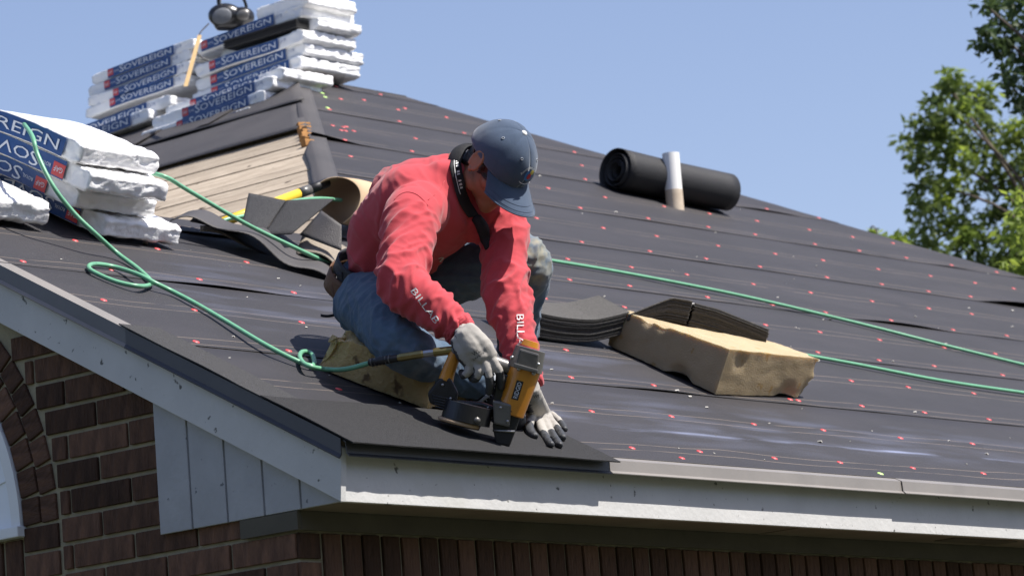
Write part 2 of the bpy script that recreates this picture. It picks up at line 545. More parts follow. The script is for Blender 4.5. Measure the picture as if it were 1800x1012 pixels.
# arch: two rings of rowlocks above the springing, headers stacked below it
n_arch = 27
for ring, (r0, r1) in enumerate(((RI + .006, RI + .078), (RI + .086, RO - .012))):
    nb = n_arch + ring * 3
    rm = (r0 + r1) / 2
    wd = math.pi * rm / nb
    me = bevel_mesh(MB().box((-.004, -wd/2 + .005, -(r1-r0)/2), (.07, wd/2 - .005, (r1-r0)/2)).mesh('brick_rowlock', M_BRICK), .0018)
    for i in range(nb):
        a = math.pi * (i + .5) / nb
        o = bpy.data.objects.new('brick', me)
        o.location = (0, CW.y - rm * math.cos(a), CW.z + rm * math.sin(a))
        o.rotation_euler = (math.pi/2 - a, 0, 0)
        link2(o, wall)
me = sized_brick(.146, .069, 'brick_jamb')
for k in range(10):
    zc = CW.z - (k + .5) * C
    for sg in (-1, 1):
        put_brick(me, (0, CW.y + sg * (RI + RO) / 2 - sg*.003, zc), 0, sg < 0)
# brick panel under the sill, soldiers
SS = sized_brick(.069, .244, 'brick_sill_soldier')
for k in range(16):
    put_brick(SS, (0, CW.y - RI + .042 + k * .0845, CW.z - .155), 0, k < 6)
for j in range(1, 7):
    for i in range(5):
        put_brick(BR, (0, CW.y - RI + .125 + i * .254 + (.06 if j % 2 else 0), CW.z - .29 - j * C + .04), 0, False)
# eave wall: a soldier course on top, running bond below
x = .0916
k = 0
for jz in (0, 1, 2):            # closers at the corner beside the soldiers
    o = bpy.data.objects.new('brick', bevel_mesh(MB().box((0.0, -.0045, -.0345), (.082, .07, .0345)).mesh('brick_corner', M_BRICK), .0018))
    o.location = (.0005, 0.0, -(jz + .5) * C); link2(o, wall)
while x + .08 < 12.2:
    o_loc = (x + .0397, 0, -.122 - .004)
    if k < 66: put_brick(SOLD, o_loc, 0, True)
    else: put_brick(SOLD, o_loc, 0, False)
    x += C; k += 1
for j in range(0, 29):
    zc = -.254 - .04 - j * C
    x = .0 + (.127 if j % 2 else 0)
    if j % 2: put_brick(STR_YH, (.063, 0, zc), 0, False)
    while x < 12.0:
        put_brick(STR_Y0, (x + .13, 0, zc), 0, False); x += .254
bo = rest.build('brick_courses', M_BRICK, wall, fixn=False); bo['kind'] = 'stuff'

# --- half-round window
win = MB()
def arc_pts(r, n=40, x=0.0): return [V((x, CW.y - r * math.cos(math.pi*i/n), CW.z + r * math.sin(math.pi*i/n))) for i in range(n+1)]
a0, a1 = arc_pts(RI + .003, 40, -.012), arc_pts(RI - .035, 40, -.012)
for i in range(40):
    win.prism([a0[i], a0[i+1], a1[i+1], a1[i]], (.03, 0, 0))
winf = win.build('window', M_WHITE_FRAME, house, bevel=0)
pn = MB()
b0 = arc_pts(RI - .04, 40, -.0005)
pn.prism(b0, (.004, 0, 0))
pn.build('blind', M_SHADE, winf)
for k in range(1, 14):
    a = math.pi * k / 14
    q = MB().tube([V((-.0015, CW.y - .06*math.cos(a), CW.z + .06*math.sin(a))), V((-.0015, CW.y - (RI-.042)*math.cos(a), CW.z + (RI-.042)*math.sin(a)))], .004, 6)
    q.build('blind_rib', M_SHADE, winf)
MB().box((-.03, CW.y - RI - .01, CW.z - .028), (.05, CW.y + RI + .01, CW.z + .004)).build('sill', M_WHITE_FRAME, winf, bevel=.004)

# --- trim at the eave and the rake
FX, FY = -.040, -.202
def part(name, mb, m, parent=None, bevel=.0015):
    return mb.build(name, m, parent or house, bevel=bevel)
ef = MB().box((FX + .0215, FY, .052), (12.2, FY + .02, .185))
part('eave_fascia', ef, M_PAINT)
rk = MB().prism([(FX, FY - .003, .051), (FX, YR, .051 + S*(YR - FY)), (FX, YR, D0 + S*YR - .018), (FX, FY - .018, D0 + S*(FY) - .030)], (.020, 0, 0))
part('rake_fascia', rk, M_PAINT)
rk2 = MB().prism([(FX, YR+.002, .051 + S*(YR - FY)), (FX, 2*YR + .2, .051), (FX, 2*YR + .2, D0 - .03), (FX, YR+.002, D0 + S*YR - .018)], (.020, 0, 0))
part('rake_fascia', rk2, M_PAINT)
# boxed return: grooved boards
edges = [on_plane(px, py, (1, 0, 0), FX + .021).y for px, py in ((274, 834), (333, 834), (396.5, 843), (462.5, 856), (528, 868))] + [FY + .004]
for a, b in zip(edges[:-1], edges[1:]):
    a_ = a - .004; b_ = b + .004 if b > -.19 else b
    zt = lambda y: .058 + S * (y - FY)
    part('siding_board', MB().prism([(FX + .021, a_, .054), (FX + .021, b_, .054), (FX + .021, b_, zt(b_)), (FX + .021, a_, zt(a_))], (.012, 0, 0)), M_SIDING, bevel=.002)
part('siding_backing', MB().prism([(FX + .027, edges[0] - .002, .056), (FX + .027, FY + .02, .056), (FX + .027, FY + .02, .06), (FX + .027, edges[0] - .002, .058 + S*(edges[0]-FY))], (.008, 0, 0)), M_SIDING, bevel=0)
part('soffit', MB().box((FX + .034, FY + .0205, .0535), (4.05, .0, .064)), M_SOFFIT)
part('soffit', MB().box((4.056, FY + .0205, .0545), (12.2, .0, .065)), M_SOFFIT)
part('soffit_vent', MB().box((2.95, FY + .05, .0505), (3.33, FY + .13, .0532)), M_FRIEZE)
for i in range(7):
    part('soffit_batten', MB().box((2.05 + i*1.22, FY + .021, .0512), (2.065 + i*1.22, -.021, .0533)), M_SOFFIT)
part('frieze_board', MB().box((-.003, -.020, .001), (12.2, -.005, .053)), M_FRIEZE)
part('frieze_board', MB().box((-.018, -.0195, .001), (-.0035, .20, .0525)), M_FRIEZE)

# --- drip edges
def drip_eave(x0, x1, m, dy=0.0, dz=0.0):
    yo = -.238 + dy; zt = D0 + S*yo + .004 + dz
    pr = [(-.17, D0 + S*-.17 + .005), (yo, zt), (yo - .002, zt - .032), (yo - .011, zt - .040), (yo - .010, zt - .0425), (yo + .0005, zt - .0335), (yo+.002, zt - .003), (-.17, D0 + S*-.17 + .003)]
    mb = MB()
    n = max(2, int((x1 - x0) / .25))
    vs = []; fs = []; m_ = len(pr)
    for i in range(n + 1):
        xx = x0 + (x1 - x0) * i / n
        w = .0012 * nz((xx, 0, 0), 2.2, 3)
        for (yy, zz) in pr: vs.append((xx, yy + w, zz + w))
    for i in range(n):
        for k in range(m_): fs.append((i*m_+k, i*m_+(k+1) % m_, (i+1)*m_+(k+1) % m_, (i+1)*m_+k))
    fs.append(tuple(range(m_))); fs.append(tuple(n*m_+k for k in range(m_)))
    mb.add(vs, fs); return part('drip_edge', mb, m, bevel=0)
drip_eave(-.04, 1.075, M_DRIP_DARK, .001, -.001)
drip_eave(1.07, 2.56, M_DRIP_LIGHT, 0, .001)
drip_eave(2.545, 5.5, M_DRIP_LIGHT, -.005, .0035)
drip_eave(5.49, 8.5, M_DRIP_LIGHT, 0, .001)
drip_eave(8.49, 12.2, M_DRIP_LIGHT, -.003, .002)
def drip_rake(y0, y1, m, dx=0.0, dz=0.0):
    xo = FX - .006 + dx
    pr = [(.02, .006), (xo, .006 + dz), (xo - .001, -.034), (xo - .009, -.043), (xo - .008, -.046), (xo + .002, -.036), (xo + .003, .003), (.02, .003)]
    vs = []; fs = []; m_ = len(pr); n = 8
    for i in range(n + 1):
        yy = y0 + (y1 - y0) * i / n
        for (xx, h) in pr: vs.append((xx, yy, D0 + S*min(yy, 2*YR-yy) + h * 1.1))
    for i in range(n):
        for k in range(m_): fs.append((i*m_+k, i*m_+(k+1) % m_, (i+1)*m_+(k+1) % m_, (i+1)*m_+k))
    fs.append(tuple(range(m_))); fs.append(tuple(n*m_+k for k in range(m_)))
    mb = MB().add(vs, fs)
    if isinstance(m, list): mb.m = [(1 if (q % m_) in (0, 2, 3, 7) else 0) for q in range(n * m_)] + [0, 0]  # lighter top and lip, darker face: light and shade painted by slot
    return part('drip_edge', mb, m, bevel=0)
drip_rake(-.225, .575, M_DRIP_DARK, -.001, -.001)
drip_rake(.565, YR, [M_DRIP_SHADED, M_DRIP_LIGHT])
drip_rake(YR + .001, 2*YR + .2, M_DRIP_LIGHT)

# --- roof deck
HX = YR + .40                                  # where the low ridge meets the upper roof
AX, AY = 5.45, 5.05                            # left end of the upper ridge
ZA = D0 + S*AY
BX = 6.22
def xmin(y): return FX - .003 if y <= YR else HX + (y - YR) * (AX - HX) / (AY - YR)
def xmax(y): return BX + (AY - y) * 1.23
dk = MB()
pl = [(-.04, -.215), (-.04, YR), (HX, YR), (AX, AY), (BX, AY), (xmax(-.215), -.215)]
dk.prism([(x_, y_, D0 + S*y_ - .004) for x_, y_ in pl], (0, 0, -.015))
deck = dk.build('roof_deck', M_DECK, house)
bk = MB()
bk.prism([(-.04, YR + .001, D0 + S*YR - .004), (-.04, 2*YR + .22, D0 - S*.22 - .004), (HX + 1.0, 2*YR + .22, D0 - S*.22 - .004), (HX + 0.2, YR + .001, D0 + S*YR - .004)], (0, 0, -.015))
bk.build('roof_deck', M_FELT_PLAIN, house)
def zq(x): return D0 + S*YR + (x - HX) * (ZA - D0 - S*YR) / (AX - HX)
# upper left slope: sheathing boards
NQ = V((-(ZA - D0 - S*YR) / (AX - HX), 0, 1)).normalized()
w = .098
xx = HX - .7
QS = (ZA - D0 - S*YR) / (AX - HX)
def hip_y(x): return YR + (x - HX) * (AY - YR) / (AX - HX) if x > HX else YR + .12
PLK = .5
sheath = MB().prism([(HX - .8, YR + .03, zq(HX - .8) - .03), (HX, YR + .03, zq(HX) - .03), (AX, AY + .03, zq(AX) - .03), (AX, 9.3, zq(AX) - .03), (HX - .8, 9.3, zq(HX - .8) - .03)], (0, 0, -.02))
sh = sheath.build('sheathing', M_FRIEZE, house)
while xx < AX - w:
    x1 = xx + w - .007
    y0a, y0b = hip_y(xx) + .015, hip_y(x1) + .015
    lift = NQ * random.uniform(-.002, .003)
    rj = random.uniform(-.02, .015)
    mb = MB()
    mb.prism([V((xx, y0a + rj, zq(xx))) + lift, V((x1, y0b + rj, zq(x1))) + lift, V((x1, 9.2, zq(x1))) + lift, V((xx, 9.2, zq(xx))) + lift], NQ * -.018)
    mb.build('plank', M_PLANK, sh, bevel=.002)
    xx += w
# rotten end of the sheathing at the hip
for i in range(6):
    t = .52 + i * .022
    xr = HX + t * (AX - HX); yr = hip_y(xr)
    c = V((xr - .004, yr + .020, zq(xr) + .006))
    MB().box((-.028, -.014, -.02), (.030, .016, .012), 0, Matrix.Translation(c) @ Matrix.Rotation(random.uniform(-.5, .5), 4, 'Z') @ Matrix.Rotation(random.uniform(-.4, .4), 4, 'X')).build('rotten_plank_end', M_ROT, sh, bevel=.003)
# upper right slope and flat top
up = MB()
up.prism([(AX - .02, AY - .02, ZA), (BX + .02, AY - .02, ZA), (BX + .02, 9.3, ZA), (AX - .02, 9.3, ZA)], (0, 0, -.02))
up.prism([(BX + .02, AY, ZA - .02), (xmax(-.215), -.215, D0 - S*.215 - .02), (xmax(-.215), 9.3, D0 - S*.215 - .02), (BX + .02, 9.3, ZA - .02)], (0, 0, -.015))
up.build('roof_deck', M_FELT_PLAIN, house)

# --- felt courses on the front slope
felt = bpy.data.objects.new('roofing_felt', None); link(felt, house)
YK = [-.11 + .636 * i for i in range(9)]        # lap lines
def lift_at(x, i):
    a = noise.noise(V((x * 1.05 + i * 7.3, i * 3.1, 0)))
    b = noise.noise(V((x * 3.1 + i * 2.3, i * 5.1, 4)))
    return max(0, a - .16) ** 1.2 * .060 + max(0, b) * .003
def strip(i):
    ylo = -.214 if i == 0 else YK[i] - .045
    yhi = min((YK[i+1] if i + 1 < len(YK) else 9) + .06, AY + .02)
    if i == 0: yhi = YK[1] + .05
    nu, nv = 360, 9
    def fn(u, v):
        uu = u ** 1.25
        v = v ** 2.2
        y = ylo + (yhi - ylo) * v
        wob = .006 * noise.noise(V((uu * 12 + i * 9.1, i, 2))) if i else 0
        y2 = y + wob * (1 - v)
        x = xmin(y2) + (xmax(y2) - xmin(y2)) * uu
        e = (1 - v) ** 16
        near = 1.0 if i else 0.15
        h = .0035 + .0026 * (1 - v) ** 3 + e * lift_at(x, i) * near
        wr = noise.noise(V((x * 1.7 + i*4, y * 4.5, 1.0))) * .0035 + noise.noise(V((x * .8, y * 9.0 + i*3, 7.0))) * .003
        if v < .98: h += max(-.002, wr) * min(1, v * 4 + .2) * (1 - v)**.3
        return rf(x, y2, h)
    mb = MB().sheet(fn, nu, nv, .0013)
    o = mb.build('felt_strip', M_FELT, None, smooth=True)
    o.parent = felt; o.matrix_parent_inverse = parent_world(felt).inverted()
    return o
strips = [strip(i) for i in range(9) if YK[i] < AY]
# felt on the upper left slope, folded over the hip
def qf(u, v):
    xa, xb = 4.22, AX + .01
    x = xa + (xb - xa) * v
    if v == 0: x += .02 * noise.noise(V((u * 9, 1, 1)))
    y = hip_y(x) - .0 + (9.0 - hip_y(x)) * u
    return V((x, y, zq(x))) + NQ * (.006 + .006 * noise.noise(V((x*3, y*2, 0))) + .012 * (1 - v)**4)
o = MB().sheet(qf, 60, 14, .003).build('felt_strip', M_FELT_PLAIN, None, smooth=True); o.parent = felt; o.matrix_parent_inverse = parent_world(felt).inverted()
def qf2(u, v):
    xa, xb = 4.78, AX + .03
    x = xa + (xb - xa) * v
    y = hip_y(x) - .03 + (9.0 - hip_y(x)) * u
    return V((x, y, zq(x))) + NQ * (.018 + .01 * noise.noise(V((x*3, y*2, 5))) + .02 * max(0, noise.noise(V((y*1.5, 2, 2)))) * (1 - v)**3)
o = MB().sheet(qf2, 60, 10, .003).build('felt_strip', M_FELT_PLAIN, None, smooth=True); o.parent = felt; o.matrix_parent_inverse = parent_world(felt).inverted()
# hip wrap: narrow felt lapping over the hip
def hw(u, v):
    t = .0 + 1.0 * u
    x = HX + (AX - HX) * t; y = hip_y(x)
    p = V((x, y, D0 + S*y))
    wdt = .035 + .02 * noise.noise(V((u * 8, 3, 1)))
    if .50 < t < .66: wdt *= .2
    if t < .5: wdt *= 1.6
    if v < .5: return p + V((-.1, -1, -S)) .normalized() * (.12 * (1 - 2*v)) + NRM * .009 + V((0, 0, .003))
    return p + V((-1, .0, -QS)).normalized() * (wdt * 2 * (v - .5)) + NQ * .010 + V((0, 0, .003))
o = MB().sheet(hw, 40, 6, .003).build('felt_strip', M_FELT_PLAIN, None, smooth=True); o.parent = felt; o.matrix_parent_inverse = parent_world(felt).inverted()
# loose flap standing up beyond the ridge
def flap(u, v):
    a = at(592, 150, 18.05); b = at(694, 176, 18.35)
    p = a.lerp(b, u)
    hgt = (.085 * math.sin(min(u * 1.25, 1) * math.pi) ** .6 + .004) * v
    return p + V((0, .25 * v, hgt - .02))
o = MB().sheet(flap, 16, 5, .003).build('felt_flap', M_FELT_PLAIN, None, smooth=True); o.parent = felt; o.matrix_parent_inverse = parent_world(felt).inverted()

# --- plastic cap nails
bvhs = []
for o in strips:
    bvhs.append(BVHTree.FromPolygons([v.co for v in o.data.vertices], [p.vertices for p in o.data.polygons]))
def roof_z(x, y):
    best = D0 + S*y
    for b in bvhs:
        h = b.ray_cast(V((x, y, 9)), V((0, 0, -1)))
        if h[0] is not None and h[0].z > best: best = h[0].z
    return best
capm = MB()
ns = 12
vs = [V((math.cos(2*math.pi*k/ns)*.0110, math.sin(2*math.pi*k/ns)*.0110, 0)) for k in range(ns)] + [V((math.cos(2*math.pi*k/ns)*.009, math.sin(2*math.pi*k/ns)*.009, .0022)) for k in range(ns)] + [V((0, 0, .003))]
fs = [(k, (k+1) % ns, ns+(k+1) % ns, ns+k) for k in range(ns)] + [(ns+k, ns+(k+1) % ns, 2*ns) for k in range(ns)]
capm.add(vs, fs)
CAPR = capm.mesh('nail_cap', M_CAP_RED, True); CAPG = capm.mesh('nail_cap_green', M_CAP_GREEN, True)
rq = NRM.to_track_quat('Z', 'Y')
def nail(x, y, green=False):
    o = bpy.data.objects.new('nail_cap', CAPG if green else CAPR)
    o.location = V((x, y, roof_z(x, y) + .0005)); o.rotation_mode = 'QUATERNION'; o.rotation_quaternion = rq
    COL.objects.link(o); o.parent = felt; o.matrix_parent_inverse = parent_world(felt).inverted()
cnt = 0
for k in range(0, 17):
    y = -.11 + .318 * k
    x = xmin(y) + random.uniform(.05, .3)
    step = .41
    while x < min(xmax(y) - .04, 9.2):
        yy = y + random.uniform(-.012, .012)
        px = (V((x, yy, D0+S*yy)) - CAM)
        dpt = px.dot(FWD); sx = 900 + FPX * px.dot(RGT) / dpt
        if -30 < sx < 1860:
            if xmin(yy) + .02 < x < xmax(yy) - .02 and not (k == 0 and x < 1.0):
                nail(x, yy); cnt += 1
                if random.random() < .02: nail(x + random.uniform(.04, .08), yy + random.uniform(-.02, .04)); cnt += 1
        x += step * random.uniform(.85, 1.15)
for q in ((567, 166), (572, 173), (576, 192), (506, 194), (566, 294), (1548, 836)):
    p = roof(*q)
    if xmin(p.y) < p.x: nail(p.x, p.y, True)
for q in ((1199, 809), (585, 223), (600, 232), (604, 226), (608, 233), (622, 233), (640, 178), (712, 193)):
    p = roof(*q); nail(p.x, p.y)

# --- starter shingles at the corner
def starter(name, x0, x1, y0, y1, h, lab=None, ang=0.0):
    nu, nv = 40, 12
    def fn(u, v):
        x = x0 + (x1 - x0) * u; y = y0 + (y1 - y0) * v
        if v == 0: y += .003 * noise.noise(V((x * 30, 1, 0)))
        if u == 0: x += .003 * noise.noise(V((y * 30, 4, 0)))
        hh = h + .003 * noise.noise(V((x*3, y*5, 2)))
        return rf(x, y, hh)
    return MB().sheet(fn, nu, nv, .0036).build('starter_shingle', M_SHINGLE, house, smooth=False)
starter('a', FX - .014, 1.075, -.270, .06, .0140)
starter('c', FX - .012, .105, .05, .60, .0120)

# ================================================================== objects on the roof
M_PVC = mat('white_pvc', (.86, .86, .84), (.80, .79, .76), .35, 4)
M_PVC_DIRT = mat('dirty_pvc', (.62, .52, .40), (.45, .36, .26), .6, 20)
M_FOAM = mat('yellow_foam', (.42, .33, .21), (.335, .258, .157), .95, 9, .3, 210, .1, .6)
speckle(M_FOAM, 16, .66, (.33, .22, .10), 2.0)
M_FOAM_WORN = mat('worn_foam', (.56, .41, .20), (.40, .28, .125), .95, 9, .7, 90, .1, .7)
speckle(M_FOAM_WORN, 13, .62, (.16, .10, .055), 6.0)
for m_ in (M_FOAM, M_FOAM_WORN):
    b = nodes(m_)[2]; b.inputs['Subsurface Weight'].default_value = .45; b.inputs['Subsurface Radius'].default_value = (1.0, .8, .5); b.inputs['Subsurface Scale'].default_value = .045
M_HOSE = mat('green_hose', (.165, .43, .26), (.13, .34, .20), .38, 30, 0, 10, .5)
speckle(M_HOSE, 15, .70, (.03, .05, .04), 4.0)
M_WRAP = mat('white_wrap', (.92, .92, .91), (.87, .87, .87), .25, 6, .5, 34, .5, .5)
N, L, b = nodes(M_WRAP)
tcw = N.new('ShaderNodeTexCoord'); vw = N.new('ShaderNodeTexNoise'); vw.noise_type = 'RIDGED_MULTIFRACTAL'; vw.inputs['Scale'].default_value = 16; vw.inputs['Detail'].default_value = 4
L.new(tcw.outputs['Object'], vw.inputs['Vector'])
bw = N.new('ShaderNodeBump'); bw.inputs['Strength'].default_value = .55; bw.inputs['Distance'].default_value = .012
L.new(vw.outputs[0], bw.inputs['Height'])
prev = b.inputs['Normal'].links[0].from_socket
L.new(prev, bw.inputs['Normal']); L.new(bw.outputs['Normal'], b.inputs['Normal'])
M_BLUE = mat('blue_print', (.012, .065, .23), (.010, .055, .20), .35, 10, .3, 22, .5)
M_REDP = mat('red_print', (.62, .06, .055), (.55, .05, .05), .4, 10)
M_WHITEP = mat('white_print', (.74, .77, .82), (.66, .70, .76), .4, 10)
M_INKP = mat('ink_print', (.05, .10, .26), (.04, .09, .24), .5, 10)
M_KRAFT = mat('kraft_paper', (.52, .38, .24), (.44, .31, .19), .85, 6, .1, 30)
M_BLACK = mat('black_rubber', (.016, .016, .018), (.010, .010, .011), .5, 30, .1, 60)
M_GUNMETAL = mat('gun_grey', (.17, .165, .155), (.11, .105, .10), .38, 16, .08, 40, .5, metal=.35)
M_ORANGE = mat('gun_orange', (.60, .25, .022), (.50, .19, .018), .32, 8, .03, 30, .5, coat=.3)
M_BRASS = mat('brass', (.36, .29, .12), (.25, .20, .08), .35, 20, metal=.8)
M_STEEL = mat('steel', (.50, .50, .50), (.35, .35, .35), .3, 20, metal=.9)
M_YELLOW = mat('yellow_handle', (.80, .55, .05), (.70, .46, .04), .4, 8)
M_WOODSTICK = mat('pale_lath', (.62, .44, .22), (.50, .34, .16), .8, 10, stretch=(6, 6, 1))
M_SPK = mat('speaker_grille', (.16, .17, .19), (.12, .13, .14), .55, 60, .3, 200)
M_PLASTIC = mat('black_plastic', (.018, .019, .022), (.012, .012, .014), .3, 10)
M_SHING_SIDE = M_SHINGLE

def rmat(x, y, h, ang):          # frame lying on the front slope: local z along the slope normal
    xa = V((math.cos(ang), math.sin(ang), S * math.sin(ang))).normalized()
    ya = NRM.cross(xa)
    p = rf(x, y, h)
    return Matrix(((xa.x, ya.x, NRM.x, p.x), (xa.y, ya.y, NRM.y, p.y), (xa.z, ya.z, NRM.z, p.z), (0, 0, 0, 1)))

# --- vent pipe
vp = roof(1187, 366)
pipe = empty('vent_pipe', vp, 'white plastic vent pipe standing upright in front of the felt roll', 'pipe')
b = MB()
def ring_pipe(mb, c, z0, z1, r, ri, n=28):
    vs = []
    for z, rr in ((z0, r), (z1, r), (z1, ri), (z1 - .06, ri)):
        vs += [V(c) + V((math.cos(2*math.pi*k/n)*rr, math.sin(2*math.pi*k/n)*rr, z)) for k in range(n)]
    fs = [(j*n+k, j*n+(k+1) % n, (j+1)*n+(k+1) % n, (j+1)*n+k) for j in range(3) for k in range(n)] + [tuple(3*n+k for k in range(n))]
    mb.add(vs, fs)
ring_pipe(b, vp, .082, .262, .0405, .035); b.build('pipe', M_PVC, pipe, smooth=False)
b = MB(); ring_pipe(b, vp, -.03, .085, .0412, .034); b.build('dirty_base', M_PVC_DIRT, pipe)

# --- roll of felt lying behind the pipe
roll = empty('felt_roll', rf(6.35, 3.6), 'roll of black roofing felt lying behind the white vent pipe', 'felt roll')
p0 = roof(1072, 334); p1 = roof(1268, 374)
ax = (p1 - p0); Lr = ax.length; ax.normalize()
n_ = (NRM - ax * NRM.dot(ax)).normalized(); t_ = ax.cross(n_)
def spiral(u, v):
    tt = u
    r = .026 + .070 * tt + .004 * math.sin(tt * 30)
    if tt > .86: r += (tt - .86) * .17 * (1 - min(1, v * 2.1))
    if tt < .3: r *= 1.0
    a = tt * 2 * math.pi * 5.6 + 1.1
    off = .012 * math.sin(tt * 17) * (1 - v)
    return p0 + ax * (Lr * v + off) + n_ * (.098 + r * math.sin(a)) + t_ * (r * math.cos(a))
MB().sheet(spiral, 190, 14, .0025).build('rolled_felt', M_FELT_ROLL, roll, smooth=True)

# --- foam blocks
def foam(name, corners, th, m, label, seed, bites, cat='foam block', ths=None):
    # corners: four points on the slope (x, y), th: thickness
    c = [V((x_, y_)) for x_, y_ in corners]
    mid = sum((rf(q.x, q.y) for q in c), V((0, 0, 0))) / 4
    e = empty(name, mid, label, cat)
    nu, nv, nw = 34, 26, 12
    bm = bmesh.new()
    grid = {}
    def P(i, j, k):
        key = (i, j, k)
        if key in grid: return grid[key]
        u, v, w_ = i / nu, j / nv, k / nw
        q = (c[0] * (1-u) + c[1] * u) * (1-v) + (c[3] * (1-u) + c[2] * u) * v
        tk = th * (1 + .06 * math.sin(u * 3 + seed)) if ths is None else (ths[0]*(1-u) + ths[1]*u)*(1-v) + (ths[3]*(1-u) + ths[2]*u)*v
        p = rf(q.x, q.y, tk * w_ + .011)
        grid[key] = bm.verts.new(p); return grid[key]
    def face(a): 
        try: bm.faces.new(a)
        except ValueError: pass
    for i in range(nu):
        for j in range(nv):
            face((P(i,j,0), P(i,j+1,0), P(i+1,j+1,0), P(i+1,j,0))); face((P(i,j,nw), P(i+1,j,nw), P(i+1,j+1,nw), P(i,j+1,nw)))
    for i in range(nu):
        for k in range(nw):
            face((P(i,0,k), P(i+1,0,k), P(i+1,0,k+1), P(i,0,k+1))); face((P(i,nv,k), P(i,nv,k+1), P(i+1,nv,k+1), P(i+1,nv,k)))
    for j in range(nv):
        for k in range(nw):
            face((P(0,j,k), P(0,j,k+1), P(0,j+1,k+1), P(0,j+1,k))); face((P(nu,j,k), P(nu,j+1,k), P(nu,j+1,k+1), P(nu,j,k+1)))
    bm.normal_update()
    cen = mid + NRM * th / 2
    for vtx in bm.verts:
        p = vtx.co.copy(); n = vtx.normal
        d = .003 * nz(p, 6, seed) + .0018 * nz(p, 19, seed) + .0025 * nz(p, 45, seed)
        for (bx, by, bh, br, bd) in bites:
            dd = (p - rf(bx, by, bh)).length
            if dd < br: d -= bd * (1 - dd / br) ** .7
        vtx.co = p + n * d
        h = (vtx.co - V((0, 0, D0))).dot(NRM) - 0
        hh = (vtx.co.z - D0 - S * vtx.co.y) * NRM.z
        if hh < .010: vtx.co += NRM * (.010 - hh)
    me = bpy.data.meshes.new(name); bm.to_mesh(me); bm.free(); setmats(me, m)
    me.polygons.foreach_set('use_smooth', [True] * len(me.polygons))
    me2 = me
    o = obj('foam', me2, e)
    mod = o.modifiers.new('edge', 'EDGE_SPLIT'); mod.split_angle = math.radians(48)
    return e
fb0 = roof(1067, 611); fb1 = roof(1256, 698); fb2 = roof(1416, 705); fb2.x += .06; fb2.y += .02
fb3 = fb0 + (fb2 - fb1)
foam('foam_block', [(fb0.x, fb0.y), (fb1.x, fb1.y), (fb2.x, fb2.y), (fb3.x, fb3.y)], .155, M_FOAM,
     'large clean yellow foam block resting on the open roof slope', 1.0,
     [(fb1.x + .10, fb1.y, .13, .04, .014), (fb0.x, fb0.y - .12, .155, .035, .02), (fb0.x, fb0.y - .18, .15, .03, .018), (fb0.x, fb0.y - .3, .0, .06, .03),
      (fb2.x, fb2.y + .02, .12, .05, .045), (fb2.x, fb2.y + .03, .03, .07, .04), (fb2.x - .2, fb2.y, .0, .07, .02), (fb0.x, fb0.y, .13, .04, .02), (fb2.x - .02, fb2.y, .0, .08, .025)], ths=(.128, .160, .140, .105))
kp0 = roof(550, 648); kp1 = roof(748, 726)
kd = V((.50, .10))
foam('kneeling_pad', [(kp0.x, kp0.y), (kp1.x, kp1.y), (kp1.x + kd.x, kp1.y + kd.y), (kp0.x + kd.x, kp0.y + kd.y)], .112, M_FOAM_WORN,
     'torn worn foam pad under the kneeling worker', 4.0,
     [(kp0.x, kp0.y, .09, .09, .045), (kp0.x + .08, kp0.y, .09, .05, .03), (kp1.x, kp1.y, .09, .06, .03), (kp1.x + .06, kp1.y, .05, .05, .035), (kp1.x, kp1.y + .09, .088, .04, .02),
      (kp1.x + .14, kp1.y + .03, .08, .06, .03), (kp0.x + .1, kp0.y - .15, .1, .05, .02)], cat='foam pad')

# --- opened shingle stacks
def shingle_stack(name, label, fn, n, nu=26, nv=8, jitter=.012, gap=.0042, th=.0036):
    """fn(u, v, h) -> point; one part for each shingle"""
    base = fn(.5, .5, 0)
    e = empty(name, base, label, 'shingles', 'opened shingle stacks')
    for i in range(n):
        ju, jv = random.uniform(-jitter, jitter), random.uniform(-jitter, jitter)
        h = .013 + i * gap
        MB().sheet(lambda u, v: fn(u + ju, v + jv, h + th + .0012 * noise.noise(V((u*5, v*3, i*.7)))), nu, nv, th).build('shingle', M_SHINGLE_STACK, e)
    return e
sa = roof(915, 600); sb = roof(1085, 621)
def st1(u, v, h):
    # concave: dips on the roof and rides up at the far end towards the block
    x = sa.x + (sb.x - sa.x) * 1.05 * u; y = sa.y + (sb.y - sa.y) * u
    y += .17 * v + .02
    sag = .022 * (2*u - .8) ** 2 + .02 * max(0, u - .7) * 3
    return rf(x + .05 * v, y, h + sag)
shingle_stack('shingle_stack', 'sagging stack of dark shingles between the worker and the foam block', st1, 18, gap=.0046)
BT = .128                         # the bent stacks lie on the back of the foam block
sc = roof(1104, 558, BT) - NRM * BT; sd = roof(1203, 580, BT) - NRM * BT; se = roof(1340, 606, BT) - NRM * BT
def st2(u, v, h):
    x = sc.x + (sd.x - sc.x) * u; y = sc.y + (sd.y - sc.y) * u + .22 * max(0, v)
    x += .24 * max(0, v)
    return rf(x, y, BT - .012 + h * (.25 + .75 * min(1, max(0, u * 1.6))) + .022 * math.sin(max(0, u) * 1.57) - .12 * v)
def st3(u, v, h):
    x = sd.x + .012 + (se.x - sd.x) * u; y = sd.y + (se.y - sd.y) * u + .22 * v
    x += .24 * max(0, v)
    return rf(x, y, BT - .012 + h + .018 * (1 - u) - .035 * max(0, u - .3) - .12 * v)
shingle_stack('shingle_stack', 'left one of two bent shingle stacks on the back of the foam block', st2, 18, gap=.0046)
shingle_stack('shingle_stack', 'right one of two bent shingle stacks on the back of the foam block', st3, 18, gap=.0046)

